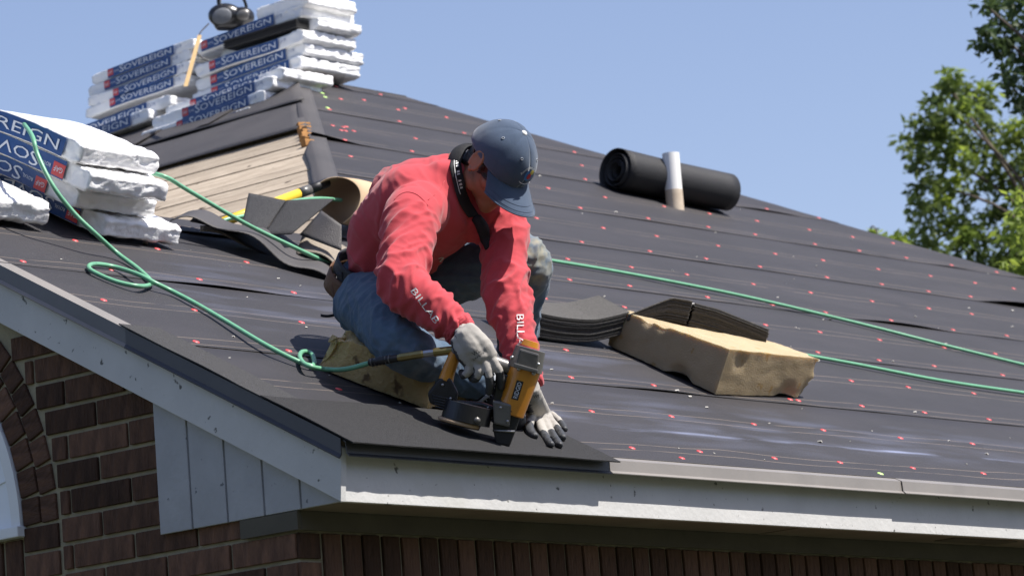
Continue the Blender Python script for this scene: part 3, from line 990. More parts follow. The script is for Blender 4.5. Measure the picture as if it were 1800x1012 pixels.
# --- wrapped shingle bundles
def bundle(fn, label, seed, group, L=.86, W=.33, T=.072, upside=False, textside=True, name='shingle_bundle', band=(.14, .86), grey=False, crumple=1.0):
    """fn(u along the length in metres, w across in metres, t up in metres) -> world point; the printed side is w = 0"""
    e = empty(name, fn(L/2, W/2, 0), label, 'bundle', group)
    nu, nw, nt = 60, 24, 7
    bm = bmesh.new(); g_ = {}
    def P(i, j, k):
        key = (i, j, k)
        if key not in g_:
            u, w_, t = i / nu, j / nw, k / nt
            # rounded ends
            ed = min(u, 1 - u) * L; ew = min(w_, 1 - w_) * W
            sq = 1 - .30 * max(0, 1 - ed / .035) ** 2
            tt = T * (.5 + (t - .5) * sq)
            g_[key] = bm.verts.new(fn(u * L, w_ * W, tt))
        return g_[key]
    def F(*a):
        try: bm.faces.new([P(*q) for q in a])
        except ValueError: pass
    for i in range(nu):
        for j in range(nw):
            F((i,j,0),(i,j+1,0),(i+1,j+1,0),(i+1,j,0)); F((i,j,nt),(i+1,j,nt),(i+1,j+1,nt),(i,j+1,nt))
        for k in range(nt):
            F((i,0,k),(i+1,0,k),(i+1,0,k+1),(i,0,k+1)); F((i,nw,k),(i,nw,k+1),(i+1,nw,k+1),(i+1,nw,k))
    for j in range(nw):
        for k in range(nt):
            F((0,j,k),(0,j,k+1),(0,j+1,k+1),(0,j+1,k)); F((nu,j,k),(nu,j+1,k),(nu,j+1,k+1),(nu,j,k+1))
    bmesh.ops.recalc_face_normals(bm, faces=bm.faces)
    for (i, j, k), vtx in g_.items():
        p = vtx.co; n = vtx.normal
        u = i / nu
        end = max(0, 1 - min(u, 1 - u) * L / .20)
        q = noise.noise(V((p.x*13 + seed, p.y*13, p.z*24))); q2 = 1 - 2.4 * abs(noise.noise(V((p.x*38, p.y*38 + seed, p.z*60))))
        side = .25 if (j == 0 and .1 < u < .9) else 1.0
        vtx.co = p + n * (((1 - abs(q) * 2) * .0045 * (.2 + end) + q2 * .0036 * (.25 + end)) * crumple - .004) * side
    me = bpy.data.meshes.new('wrapper'); bm.to_mesh(me); bm.free(); setmats(me, M_WRAP)
    me.polygons.foreach_set('use_smooth', [True] * len(me.polygons))
    o = obj('wrapper', me, e)
    if textside:
        a, b_ = band[0] * L, band[1] * L
        lo, hi = .06 * T, .94 * T
        off = -.0085
        def S_(s, t):     # s: 0..1 along the band from its reading start, t: 0..1 up
            t = t + .05 * noise.noise(V((s * 4 + seed * 3, seed, 1)))
            if upside: s, t = 1 - s, 1 - t
            u = b_ + (a - b_) * s        # reads towards the start of the length
            return fn(u, off, lo + (hi - lo) * t)
        mb = MB().grid(lambda s, t: S_(s, t), 24, 3)
        lb = mb.build('label_band', M_BLUE, o, smooth=True, fixn=False)
        off = -.0100
        MB().grid(lambda s, t: S_(.0 + .085 * s, .22 + .70 * t), 3, 2).build('red_logo', M_REDP, o, fixn=False)
        off = -.0112
        def word(wd, s0, s1, t0, t1, m, nm):
            vs, fs, x0, x1 = text_mesh(wd)
            MB().add([S_(s0 + (s1 - s0) * (v_.x - x0) / (x1 - x0), t0 + (t1 - t0) * v_.y / .7) for v_ in vs], fs).build(nm, m, o, fixn=False)
        word('GAF', .012, .073, .42, .70, M_WHITEP, 'logo_lettering')
        word('S', .185, .25, .18, .92, M_WHITEP, 'brand_lettering')
        word('OVEREIGN', .255, .965, .22, .80, M_WHITEP, 'brand_lettering')
        word('ROYAL', .10, .175, .42, .62, M_WHITEP, 'small_lettering')
        if band[0] > .1:
            word('25YR', 1.03, 1.12, .42, .75, M_INKP, 'ink_lettering')
    return e

def zridge(y, r=.16):           # softened profile of the low ridge
    d = abs(y - YR)
    d = math.sqrt(d*d + r*r) - r * .25
    return D0 + S*YR - S*d
def bent(x0, y0, h, r=.2, tilt=0.0, dz=0.0, skew=0.0, yaw=0.0):
    def fn(u, w_, t):
        y = y0 + u + skew * w_
        z = zridge(y, r)
        sl = (zridge(y + .01, r) - zridge(y - .01, r)) / .02
        n = V((0, -sl, 1)).normalized()
        return V((x0 + w_ - yaw * u, y, z + dz * (1 - u)**2 + tilt * w_)) + n * (h + t)
    return fn
G1 = 'shingle bundles draped over the low ridge'
bundle(bent(.75, 1.50, .014, .03), 'lowest white wrapped bundle of the stack draped over the low ridge', 1.3, G1, W=.33, T=.067, upside=True, band=(.12, .84))
bundle(bent(.65, 1.54, .084, .04), 'second wrapped bundle from the bottom of the draped stack, upside-down print', 5.1, G1, W=.33, T=.066, upside=True, band=(.15, .86))
bundle(bent(.62, 1.48, .153, .05), 'third wrapped bundle up in the draped stack, bulging crumpled end', 9.7, G1, W=.33, T=.070, upside=True, band=(.12, .84))
bundle(bent(.605, 1.53, .226, .07), 'topmost wrapped bundle of the draped stack, blue side print upright', 2.2, G1, W=.33, T=.070, upside=False, band=(.08, .80))
bundle(bent(.20, 1.52, .016, .05), 'white wrapped bundle alone at the left end of the low ridge', 7.9, G1, W=.33, T=.080, textside=False)

# pile on the upper ridge
G2 = 'shingle bundles piled on the upper ridge'
def flat(x0, y0, z0, yaw=0.0, droop=0.0, roll=0.0):
    def fn(u, w_, t):
        return V((x0 + w_ + yaw * u, y0 + u - yaw * w_, z0 + t + roll * w_ - .045 * u + .012 * noise.noise(V((u * 2.6 + y0 * 7, z0 * 31, x0 * 9))) - droop * max(0, .2 - u) ** 2 * 8))
    return fn
def xp(px, py, x): return on_plane(px, py, (1, 0, 0), x)
# front tier resting on the slope edge
tier = []
def pile(px, py, x, L, label, seed, **k):
    p = xp(px, py, x)      # near lower corner (right end of the printed side)
    return bundle(flat(x, p.y, p.z, k.pop('yaw', 0), k.pop('droop', .0), k.pop('roll', 0)), label, seed, G2, L=L, **k)
TT = .060
pile(441, 205, 4.92, .86, 'lowest bundle of the front row on the upper ridge, bright white edge', 11, T=.05, band=(.1, .55))
pile(466, 181, 4.98, .84, 'front row bundle with bold print, second from the bottom', 12, T=.062, band=(.12, .70))
pile(481, 157, 5.0, .82, 'front row bundle third from the bottom, under the main pile', 13, T=.062, band=(.14, .74))
pile(500, 138, 5.04, .80, 'front row top bundle with its crumpled bright end', 14, T=.058, band=(.2, .78))
pile(262, 211, 5.1, .80, 'bundle at the foot of the left column with a torn white corner', 15, T=.062, band=(.15, .85))
pile(300, 186, 5.15, .80, 'second bundle up in the left column, blue print sagging', 16, T=.060, band=(.2, .9))
names_l = ['third bundle up in the left column of the ridge pile', 'fourth bundle up in the left column of the ridge pile', 'fifth bundle up in the left column of the ridge pile', 'top bundle of the left column beside the leaning lath']
for i, nm in enumerate(names_l):
    pile(337 + (4 if i % 2 else -2) - (6 if i < 2 else 0), 146 - i * 20.6, 5.33 + (.03 if i > 1 else .0), .74, nm, 20 + i, T=.054, band=(.18, .83) if i > 1 else (.12, .74), crumple=.6)
names_r = ['lowest bundle in the right column of the ridge pile', 'second bundle up in the right column of the ridge pile', 'third bundle up in the right column, below the dark gap', 'bundle above the dark gap in the right column, under the radio']
for i, (nm, q) in enumerate(zip(names_r, ((530, 119), (536, 95), (534, 71), (532, 29)))):
    pile(q[0], q[1], 5.34 + (i % 2) * .02, .74, nm, 30 + i, T=.060, band=((.1, .82), (.16, .86), (.22, .86), (.25, .93))[i], W=.36 + (.05 if i < 2 else 0), crumple=1.2)
pile(541, 8, 5.36, .34, 'topmost short white bundle cut by the upper picture edge', 41, T=.07, textside=False, W=.34)
pile(560, 48, 5.42, .66, 'plain dark-topped bundle filling the gap in the right column', 42, T=.055, textside=False, W=.3)
# dark loose shingles in the gap
dg = xp(532, 52, 5.36)
shd = empty('shingle_layer', dg, 'loose dark shingles jutting from the gap in the right column', 'shingles')
for i in range(4):
    MB().sheet(lambda u, v: V((dg.x - .03 + .3 * v, dg.y + .01 + .50 * u, dg.z + .012 + i * .011)), 6, 3, .006).build('shingle', M_SHINGLE, shd)
# block under the pile so that it rests on the slope
pr0 = xp(441, 207, 4.92)
cr = empty('roof_cradle', (5.2, 5.4, zq(5.2)), 'dark timber staging under the bundle pile on the upper ridge', 'staging')
for k, yy in enumerate((5.0, 5.5, 6.0)):
    MB().prism([(4.80, yy, zq(4.80) + .03), (AX, yy, ZA + .01), (AX + .2, yy, ZA + .01), (AX + .2, yy, ZA + .012), (4.95, yy, max(zq(4.95) + .035, pr0.z - .03))], (0, .09, 0)).build('bearer', M_FELT_PLAIN, cr)

# --- radio
rd = at(403, 28, 17.95)
rad = empty('portable_radio', at(403, 52, 17.95), 'small black portable radio on top of the ridge pile', 'radio')
def rp(r, u, t): return rd + camvec(r, u, t)
mb = MB(); mb.ellipsoid(rp(-.02, 0, 0), (RGT*.085, UPV*.062, -FWD*.055)); mb.ellipsoid(rp(.065, -.006, 0), (RGT*.06, UPV*.05, -FWD*.05)); mb.limb([rp(-.05, -.03, 0), rp(.07, -.035, 0)], [.045, .04])
obj('body', fuse(mb, 'radio_body', .006, 3, M_PLASTIC), rad)
MB().ellipsoid(rp(-.032, -.006, .05), (RGT*.048 + UPV*.006, UPV*.040, -FWD*.012)).build('speaker', M_SPK, rad, smooth=True)
MB().ellipsoid(rp(.07, .0, .045), (RGT*.032, UPV*.026, -FWD*.01)).build('speaker', M_GUNMETAL, rad, smooth=True)
MB().tube([rp(-.05, .04, 0), rp(-.052, .085, 0), rp(-.02, .11, 0), rp(.03, .11, 0), rp(.07, .08, 0), rp(.085, .04, 0)], .008, 8, sub=5).build('handle', M_PLASTIC, rad, smooth=True)
MB().tube([rp(-.045, .05, -.01), rp(-.05, .2, -.02)], .006, 6).build('antenna', M_STEEL, rad)
wr = [at(367, 42, 17.9), at(352, 58, 17.85), at(346, 75, 17.75), at(345, 88, 17.7), at(352, 100, 17.68), at(366, 108, 17.66)]
tag(MB().tube(wr, .0035, 6, sub=5).build('radio_cord', M_BLACK, None, smooth=True), 'thin black cord hanging from the radio down the pile', 'cord')
# --- leaning lath
ls = [at(351, 62, 17.62), at(326, 152, 17.40)]
d_ = (ls[1] - ls[0]); sd_ = camvec(1, 0, 0) * .010
MB().prism([ls[0] - sd_, ls[0] + sd_, ls[1] + sd_, ls[1] - sd_], -FWD * -.01).build('lath', M_WOODSTICK, None, bevel=.001)
tag(bpy.data.objects['lath'], 'thin pale wooden lath leaning on the ridge pile', 'lath')

# --- scraps lying along the low ridge
def lerp3(a, b, t): return a + (b - a) * t
def patch(name, quad, label, m, nu=16, nv=8, bend=None, th=.004, cat='felt scrap'):
    q = [V(p) for p in quad]
    mid = (q[0] + q[1] + q[2] + q[3]) / 4
    def fn(u, v):
        p = q[0].lerp(q[1], u).lerp(q[3].lerp(q[2], u), v)
        if bend: p = p + bend(u, v)
        return p
    o = MB().sheet(fn, nu, nv, th).build(name, m, None, smooth=True)
    return tag(o, label, cat)
G3 = 'scraps along the low ridge'
# long dark sheet curling along the ridge
patch('felt_scrap', [roof(296, 397, .035), roof(600, 492, .02), roof(640, 452, .05), roof(330, 376, .05)], 'long wavy sheet of dark felt curling over the low ridge', M_FELT_PLAIN, 34, 8,
      lambda u, v: NRM * (.05 * math.sin(u * 5.2 + .4) * (1 - .5*v) + .05 * (1 - v) * u + .012 * math.sin(u * 17)) + V((0, .02 * math.sin(u*7), 0)))
patch('felt_scrap', [roof(330, 402, .015), roof(590, 478, .012), roof(615, 470, .02), roof(345, 388, .03)], 'lower dark felt strip under the wavy sheet', M_FELT_PLAIN, 30, 5,
      lambda u, v: NRM * (.022 * math.sin(u * 6.2 + 1.0) + .01))
patch('old_shingle', [roof(520, 446, .03), roof(596, 474, .03), roof(640, 440, .06), roof(530, 420, .05)], 'tan weathered shingle scrap beside the worker', M_SHINGLE_TAN, 12, 6,
      lambda u, v: NRM * (.03 * math.sin(u * 3 + v)), cat='shingle scrap')
patch('old_shingle', [roof(352, 405, .02), roof(450, 432, .02), roof(455, 424, .03), roof(352, 396, .03)], 'thin tan shingle edge showing under the dark felt', M_SHINGLE_TAN, 12, 4,
      lambda u, v: NRM * (.01 * math.sin(u * 5)), cat='shingle scrap')
patch('loose_shingle', [at(424, 402, 12.45), at(462, 412, 12.40), at(502, 352, 12.65), at(437, 339, 12.75)], 'grey shingle standing on edge by the yellow pole', M_SHINGLE, 10, 10,
      lambda u, v: camvec(0, 0, .02 * math.sin(u * 3)), cat='loose shingle')
patch('loose_shingle', [at(463, 412, 12.40), at(512, 410, 12.35), at(587, 349, 12.65), at(503, 352, 12.66)], 'folded dark shingle leaning beside the kraft paper', M_SHINGLE, 10, 10,
      lambda u, v: camvec(0, 0, .03 * math.sin(u * 3.1) * v), cat='loose shingle')
patch('felt_scrap', [at(528, 412, 12.5), at(600, 440, 12.35), at(600, 395, 12.4), at(566, 370, 12.55)], 'torn black felt corner curling up behind the worker', M_FELT_PLAIN, 12, 8,
      lambda u, v: camvec(-.0, .0, .05 * math.sin(u * 2.5 + 1)) )
# kraft paper roll
kc0 = at(592, 352, 13.15); kc1 = at(672, 372, 13.6)
kax = (kc1 - kc0).normalized(); kup = (UPV - kax * UPV.dot(kax)).normalized(); kside = kax.cross(kup)
def kr(u, v):
    a = math.radians(-70 + 300 * u) ; r = .078 * (1 + .12 * math.sin(v * 3) + .1 * (1 - u))
    return kc0.lerp(kc1, v) + kup * (r * math.sin(a)) + kside * (r * 1.05 * math.cos(a)) + kax * (.02 * math.sin(a * 2) * (1 - v))
tag(MB().sheet(kr, 36, 8, .003).build('kraft_paper_roll', M_KRAFT, None, smooth=True), 'loose roll of brown kraft paper behind the worker', 'paper roll')
# yellow pole
yp = empty('pole_tool', at(480, 360, 13.0), 'yellow pole with a black grip lying behind the scraps', 'pole')
a_, b_, c_, d_ = at(372, 398, 12.75), at(526, 340, 13.1), at(536, 336, 13.12), at(575, 321, 13.2)
MB().tube([a_, b_], .0175, 14).build('yellow_shaft', M_YELLOW, yp, smooth=True)
MB().tube([b_, at(545, 333, 13.13)], .0185, 14).build('metal_collar', M_GUNMETAL, yp, smooth=True)
MB().tube([at(545, 333, 13.13), d_], .0175, 14).build('black_grip', M_BLACK, yp, smooth=True)

# --- air hoses
HR = .0072
def hose(name, pts, label, r=HR):
    o = MB().tube(pts, r, 10, sub=7).build(name, M_HOSE, None, smooth=True)
    return tag(o, label, 'hose', 'green air hoses')
H = HR + .011
main = [at(40, 215, 11.75), at(57, 240, 11.42), at(66, 272, 11.36), at(92, 325, 11.32), at(128, 372, 11.33), at(165, 408, 11.34), roof(205, 444, H+.01), roof(240, 470, H), roof(262, 490, H), roof(266, 499, H), roof(246, 503, H+.006), roof(205, 495, H), roof(165, 478, H), roof(156, 468, H), roof(170, 464, H),
        roof(205, 470, H), roof(245, 483, H + .016), roof(272, 497, H + .012), roof(305, 513, H), roof(345, 534, H), roof(400, 566, H+.004), roof(460, 602, H+.012), roof(505, 626, H + .006), roof(540, 641, H), roof(552, 640, H + .002), roof(548, 622, H), roof(532, 618, H), roof(527, 628, H),
        roof(540, 642, H + .014), at(575, 649, 10.52), at(610, 648, 10.46), at(652, 637, 10.42)]
hose('air_hose', main, 'green air hose looping down the left roof slope to the nail gun')
hose('air_hose', [at(215, 296, 12.05), at(285, 309, 11.9), at(330, 334, 12.02), at(430, 392, 12.2), at(520, 436, 12.3), at(585, 466, 12.4), at(620, 480, 12.4)], 'green air hose stretched from the draped stack to behind the worker')
hose('air_hose', [at(380, 397, 12.72), at(398, 386, 12.75), at(430, 379, 12.8), at(470, 366, 12.9), at(520, 353, 13.0), at(562, 349, 13.1), at(600, 352, 13.2)], 'short curve of green hose among the scraps by the yellow pole')
hose('air_hose', [roof(900, 445, H), roof(970, 458, H), roof(1100, 480, H), roof(1300, 519, H+.004), roof(1500, 566, H), roof(1650, 604, H), roof(1800, 641, H), roof(1900, 664, H)], 'upper one of two green hoses crossing the right roof slope')
hose('air_hose', [roof(900, 533, H), roof(940, 541, H), roof(1000, 549, H), roof(1075, 562, H), roof(1200, 588, H), roof(1370, 616, H), roof(1500, 639, H), roof(1650, 668, H), roof(1800, 690, H), roof(1900, 703, H)], 'lower one of two green hoses passing behind the foam block')

# --- crumbs and chips scattered over the felt
random.seed(77)
ch = MB()
for _ in range(150):
    px, py = random.uniform(60, 1780), random.uniform(300, 820)
    p = roof(px, py)
    if not (xmin(p.y) + .05 < p.x < xmax(p.y) - .1 and -.18 < p.y < 4.8): continue
    z = roof_z(p.x, p.y)
    s_ = random.choice((.0022, .003, .003, .0045))
    M_ = Matrix.Translation((p.x, p.y, z + s_ * .4)) @ Matrix.Rotation(random.uniform(0, 6), 4, 'Z') @ Matrix.Rotation(.5, 4, 'X')
    ch.box((-s_ * random.uniform(.6, 2.2), -s_, -s_ * .5), (s_ * random.uniform(.6, 2.2), s_, s_ * .5), 0, M_)
tag(ch.build('debris', mat('pale_chips', (.62, .60, .55), (.45, .43, .38), .8)), 'pale crumbs and chips scattered over the felt', 'debris', kind='stuff')

# ================================================================== nail gun
M_LABEL = mat('label_black', (.02, .02, .02), (.015, .015, .015), .4)
gun = empty('nail_gun', roof(882, 784, .02), 'orange and black coil nail gun held against the starter shingle', 'nail gun')
GD = 10.335
def gp(px, py, t=0.0): return at(px, py, GD - t)
GU = (gp(925, 606) - gp(882, 783)).normalized()
GL = (-FWD).cross(GU).normalized() * -1
GL = (RGT - GU * RGT.dot(GU)).normalized()
def gcyl(mb, a, b, r0, r1=None, n=48, ratio=1.0):
    r1 = r0 if r1 is None else r1
    mb.tube([a, a.lerp(b, .02), a.lerp(b, .98), b], [r0*.93, r0, r1, r1*.93], n, ratio, up=-FWD); return mb
def slab(pts, t0, t1, bev, name, m):
    poly = [gp(x, y, t0) for x, y in pts]
    return MB().prism(poly, -FWD * (t1 - t0)).build(name, m, gun, bevel=bev)
gcyl(MB(), gp(896, 728), gp(924, 645), .040, .046).build('body', M_ORANGE, gun, smooth=False, bevel=0)
mb = MB(); gcyl(mb, gp(906, 735), gp(895, 742), .03)
slab([(872, 652), (900, 660), (893, 716), (868, 706)], -.02, .018, .004, 'trigger_housing', M_ORANGE)
gcyl(MB(), gp(922.5, 650), gp(933, 612), .0495, .043).build('cylinder_cap', M_GUNMETAL, gun, bevel=0)
slab([(906, 640), (944, 650), (948, 622), (914, 612)], .030, .054, .005, 'cap_housing', M_GUNMETAL)
slab([(902, 645), (945, 656), (946, 649), (904, 637)], .038, .060, .003, 'cap_lip', M_GUNMETAL)
for q in ((900, 628), (946, 640), (912, 648), (938, 656)):
    MB().ellipsoid(gp(q[0], q[1], .048), (GL*.006, GU*.006, -FWD*.006), 10, 8).build('bolt', M_STEEL, gun, smooth=True)
gcyl(MB(), gp(931, 609), gp(934, 599), .026, .022).build('exhaust_deflector', M_ORANGE, gun)
slab([(872, 700), (920, 712), (908, 752), (896, 783), (872, 780), (866, 748)], -.028, .026, .006, 'nose', M_BLACK)
slab([(866, 702), (900, 710), (896, 750), (868, 744)], .024, .042, .006, 'nose_door', M_GUNMETAL)
bpy.data.objects[gun.children[-1].name].data.materials[0] = M_PLASTIC
slab([(874, 770), (895, 776), (891, 786), (871, 782)], -.016, .018, .003, 'contact_foot', M_BLACK)
MB().limb([gp(912, 652, -.004), gp(885, 643), gp(850, 630), gp(820, 618), gp(800, 616)], [.019, .021, .021, .022, .021], 18).build('handle', M_GUNMETAL, gun, smooth=True)
MB().limb([gp(800, 622), gp(795, 636), gp(788, 654), gp(784, 668)], [.017, .018, .019, .021], 18, ratio=1.1).build('grip_end', M_ORANGE, gun, smooth=True)
slab([(792, 662), (806, 690), (800, 722), (756, 708), (752, 690), (772, 664)], -.022, .022, .007, 'magazine_arm', M_BLACK)
slab([(800, 702), (848, 706), (872, 714), (868, 734), (800, 728)], -.030, .004, .007, 'feed_cover', M_PLASTIC)
MC = gp(822, 724, .012)
gcyl(MB(), MC - GU*.028 , MC + GU*.024, .070, .067).build('magazine_canister', M_PLASTIC, gun, bevel=0)
gcyl(MB(), MC - GU*.043 - GL*.012, MC - GU*.0285 - GL*.012, .055, .058).build('canister_lid', M_BLACK, gun)
MB().tube([MC - GU*.034 + GL*(.0605*math.cos(a)) - GL*.012 - FWD*(.0605*math.sin(a)) for a in [i*math.pi/14*1 + .6 for i in range(14)]], .006, 8).build('nail_coil', M_KRAFT, gun, smooth=True)
MB().ellipsoid(gp(838, 738, .07), (GL*.011, GU*.010, -FWD*.010), 12, 10).build('knob', M_GUNMETAL, gun, smooth=True)
MB().tube([gp(868, 668, .004), gp(866, 684, .006), gp(872, 694, .006)], .005, 8, sub=4).build('trigger', M_BLACK, gun, smooth=True)
# label
lp = [gp(x, y, .0452) for x, y in ((908, 668), (920, 671), (911, 702), (899, 699))]
def on_body(px, py, off):
    r = (at(px, py, 1) - CAM)
    b0, b1 = gp(896, 728), gp(924, 645)
    ax_ = (b1 - b0).normalized()
    # nearest point of sight line to the cylinder surface
    d0 = GD - .06
    for k in range(200):
        p = CAM + r * (d0 + k * .0006)
        q = p - b0; rad_ = (q - ax_ * q.dot(ax_)).length
        tl = q.dot(ax_) / (b1 - b0).length
        if rad_ <= .040 + .006 * tl + off: return p
    return CAM + r * GD
def gl(s, t, off): # s along the label (bottom to top), t across
    a = V((904.5, 702)).lerp(V((914.5, 669)), s); c = V((12, 3.2)) * (t - .5)
    return on_body(a.x + c.x, a.y + c.y, off)
MB().grid(lambda s, t: gl(s, t, .0008), 8, 4).build('name_plate', M_LABEL, gun, fixn=False)
vs, fs, x0, x1 = text_mesh('RIDGID')
MB().add([gl(.08 + .84 * (v_.x - x0) / (x1 - x0), .80 - .6 * v_.y / .7, .0020) for v_ in vs], fs).build('plate_lettering', M_WHITEP, gun, fixn=False)
for k in range(5):
    a_ = gp(759 + k*1.5, 694 + k*5, .0225); MB().tube([a_, a_ + (gp(800, 706, .0225) - gp(762, 697, .0225))], .0022, 6).build('arm_rib', M_PLASTIC, gun, smooth=True)
for q in ((878, 668, .019), (884, 705, .020), (880, 716, .043), (892, 740, .043), (778, 676, .024), (792, 700, .024), (858, 716, .006)):
    MB().ellipsoid(gp(q[0], q[1], q[2]), (GL*.0042, GU*.0042, -FWD*.003), 10, 6).build('screw', M_STEEL, gun, smooth=True)
for k in range(4):
    MB().tube([on_body(888 + k*0.0 + 5.5*0, 720 - k*0, .001), on_body(900, 723, .001)], .0012, 5).build('body_seam', M_BLACK, gun) if k == 0 else None
MB().tube([gp(866, 756, .027), gp(905, 758, .027)], .0035, 6).build('nose_latch', M_STEEL, gun, smooth=True)
# hose coupling
MB().tube([at(650, 637, 10.42), at(668, 634, 10.40), at(700, 629, 10.375)], [.0105, .0115, .0105], 12).build('rubber_sleeve', M_BLACK, gun, smooth=True)
for k in range(6):
    p = at(655, 636.5, 10.416).lerp(at(686, 631, 10.387), k / 5)
    t_ = (at(700, 629, 10.375) - at(650, 637, 10.42)).normalized()
    MB().tube([p - t_*.0018, p + t_*.0018], .0128, 12).build('spring_ring', M_GUNMETAL, gun, smooth=True)
MB().tube([at(699, 629, 10.376), at(704, 628, 10.37), at(742, 622, 10.355), at(746, 621.5, 10.354)], [.009, .0115, .0115, .009], 8).build('brass_fitting', M_BRASS, gun)
MB().tube([at(745, 621.5, 10.354), at(764, 619, 10.348)], .0105, 8).build('hex_nut', M_STEEL, gun)
MB().tube([at(763, 619, 10.348), at(798, 615, 10.335)], .0125, 12).build('air_plug', M_BRASS, gun)

# ================================================================== worker
M_SKIN = mat('skin', (.30, .145, .085), (.25, .115, .065), .5, 14, .08, 90, .4)
M_HAIR = mat('dark_hair', (.012, .010, .009), (.006, .005, .005), .5, 40, .5, 200)
M_SHIRT = mat('red_shirt', (.54, .080, .094), (.42, .056, .068), .95, 5, .07, 420, .05, .8, sheen=.2)
M_DENIM = mat('blue_denim', (.110, .170, .240), (.050, .085, .135), .9, 9, .10, 420, .1, .7, sheen=.15)
M_CAPF = mat('navy_cap', (.074, .104, .158), (.052, .076, .120), .95, 16, .12, 420, .15, sheen=.25)
M_GLOVE = mat('glove_knit', (.42, .40, .365), (.32, .30, .275), .85, 12, .1, 260, .15)
M_GLOVED = mat('glove_rubber', (.055, .058, .062), (.032, .034, .038), .55, 14, .3, 90, .4)
M_LEATHER = mat('leather_belt', (.16, .080, .038), (.09, .042, .02), .6, 12, .3, 60, .4)
M_BELT = mat('black_belt', (.018, .019, .024), (.012, .012, .015), .6, 30, .3, 200)
M_BOOT = mat('boot', (.022, .022, .026), (.012, .012, .014), .6, 14, .3, 60)
M_SCARF = mat('black_scarf', (.014, .014, .016), (.008, .008, .010), .8, 30, .2, 100)
M_WHITECLOTH = mat('white_print_cloth', (.74, .74, .72), (.6, .6, .6), .8, 30)
M_EYELET = mat('eyelet_thread', (.38, .41, .45), (.3, .33, .37), .8)
M_FRAY = mat('frayed_hem', (.48, .50, .52), (.25, .30, .36), .9, 60)
# denim patches: worn fading on the far knee, painted sun spot on the near
N, L, b = nodes(M_DENIM)
tc = N.new('ShaderNodeTexCoord')
def fade_sunspot(center, r0, r1, col, amt):
    vm = N.new('ShaderNodeVectorMath'); vm.operation = 'DISTANCE'; vm.inputs[1].default_value = center
    L.new(tc.outputs['Object'], vm.inputs[0])
    mr = N.new('ShaderNodeMapRange'); mr.inputs[1].default_value = r1; mr.inputs[2].default_value = r0; mr.inputs[4].default_value = amt
    L.new(vm.outputs['Value'], mr.inputs[0])
    nt = N.new('ShaderNodeTexNoise'); nt.inputs['Scale'].default_value = 26; nt.inputs['Detail'].default_value = 5; L.new(tc.outputs['Object'], nt.inputs['Vector'])
    m2 = N.new('ShaderNodeMapRange'); m2.inputs[1].default_value = .3; m2.inputs[2].default_value = .6; L.new(nt.outputs['Fac'], m2.inputs[0])
    mixin(M_DENIM, mth(N, L, 'MULTIPLY', mr.outputs[0], m2.outputs[0]), col)
fade_sunspot(at(940, 445, 10.95), .05, .17, (.30, .285, .22), .95)
fade_sunspot(at(725, 645, 10.45), .02, .12, (.24, .27, .31), .8)  # sunlit spot put into the denim colour

# joints
HIPN, HIPF = at(648, 535, 10.92), at(705, 520, 11.18)
KNEEN, ANKN = at(706, 607, 10.46), at(838, 672, 10.66)
KNEEF, ANKF = at(922, 452, 11.02), at(905, 640, 11.30)
SHN, ELN, WRN = at(722, 382, 10.66), at(708, 500, 10.44), at(812, 583, 10.375)
SHF, ELF, WRF = at(880, 392, 10.93), at(893, 525, 10.76), at(932, 690, 10.60)
NECK = at(802, 300, 10.88)
WAIST = at(668, 486, 11.03)
MID = at(706, 405, 10.97)
CHEST = at(764, 352, 10.88)
LAT = (SHF - SHN).normalized()
def tw(m): return m

person = None
HU = camvec(.60, .60, .53).normalized()
HF = camvec(.47, -.74, .46); HF = (HF - HU * HF.dot(HU)).normalized()
HRt = HF.cross(HU)
HO = at(874, 288, 10.785)
HS = 1.06
def hd(x, y, z): return HO + (HRt * x + HF * y + HU * z) * HS
def hel(mb, c, ax): mb.ellipsoid(hd(*c), (HRt*ax[0]*HS, HF*ax[1]*HS, HU*ax[2]*HS))
mb = MB()
hel(mb, (0, -.012, .035), (.074, .094, .083))
hel(mb, (0, .028, -.040), (.059, .062, .072))
hel(mb, (0, .058, -.088), (.036, .034, .028))
hel(mb, (0, .070, -.104), (.024, .020, .017))
for s_ in (-1, 1):
    hel(mb, (s_*.043, .050, -.022), (.026, .028, .024))
    hel(mb, (s_*.030, .078, .006), (.014, .009, .009))
    hel(mb, (s_*.050, .005, -.070), (.018, .036, .024))
    hel(mb, (s_*.079, -.004, .000), (.008, .019, .033))
    mb.tube([hd(s_*.083, -.004 + .019*math.cos(a), .002 + .034*math.sin(a)) for a in [-.9 + i*.45 for i in range(12)]], .0055*HS, 8)
    hel(mb, (s_*.082, -.002, -.031), (.007, .009, .009))
hel(mb, (0, .082, .030), (.046, .014, .012))
mb.limb([hd(0, .086, .020), hd(0, .100, -.008), hd(0, .113, -.030)], [.010, .012, .0145], 12)
hel(mb, (.011, .102, -.034), (.009, .010, .008)); hel(mb, (-.011, .102, -.034), (.009, .010, .008))
hel(mb, (0, .089, -.060), (.024, .010, .007)); hel(mb, (0, .086, -.071), (.020, .010, .007))
mb.limb([hd(0, -.028, -.03), hd(0, -.035, -.085), NECK.lerp(hd(0, -.035, -.085), .35), NECK, NECK.lerp(CHEST, .4)], [.056, .054, .054, .056, .05])
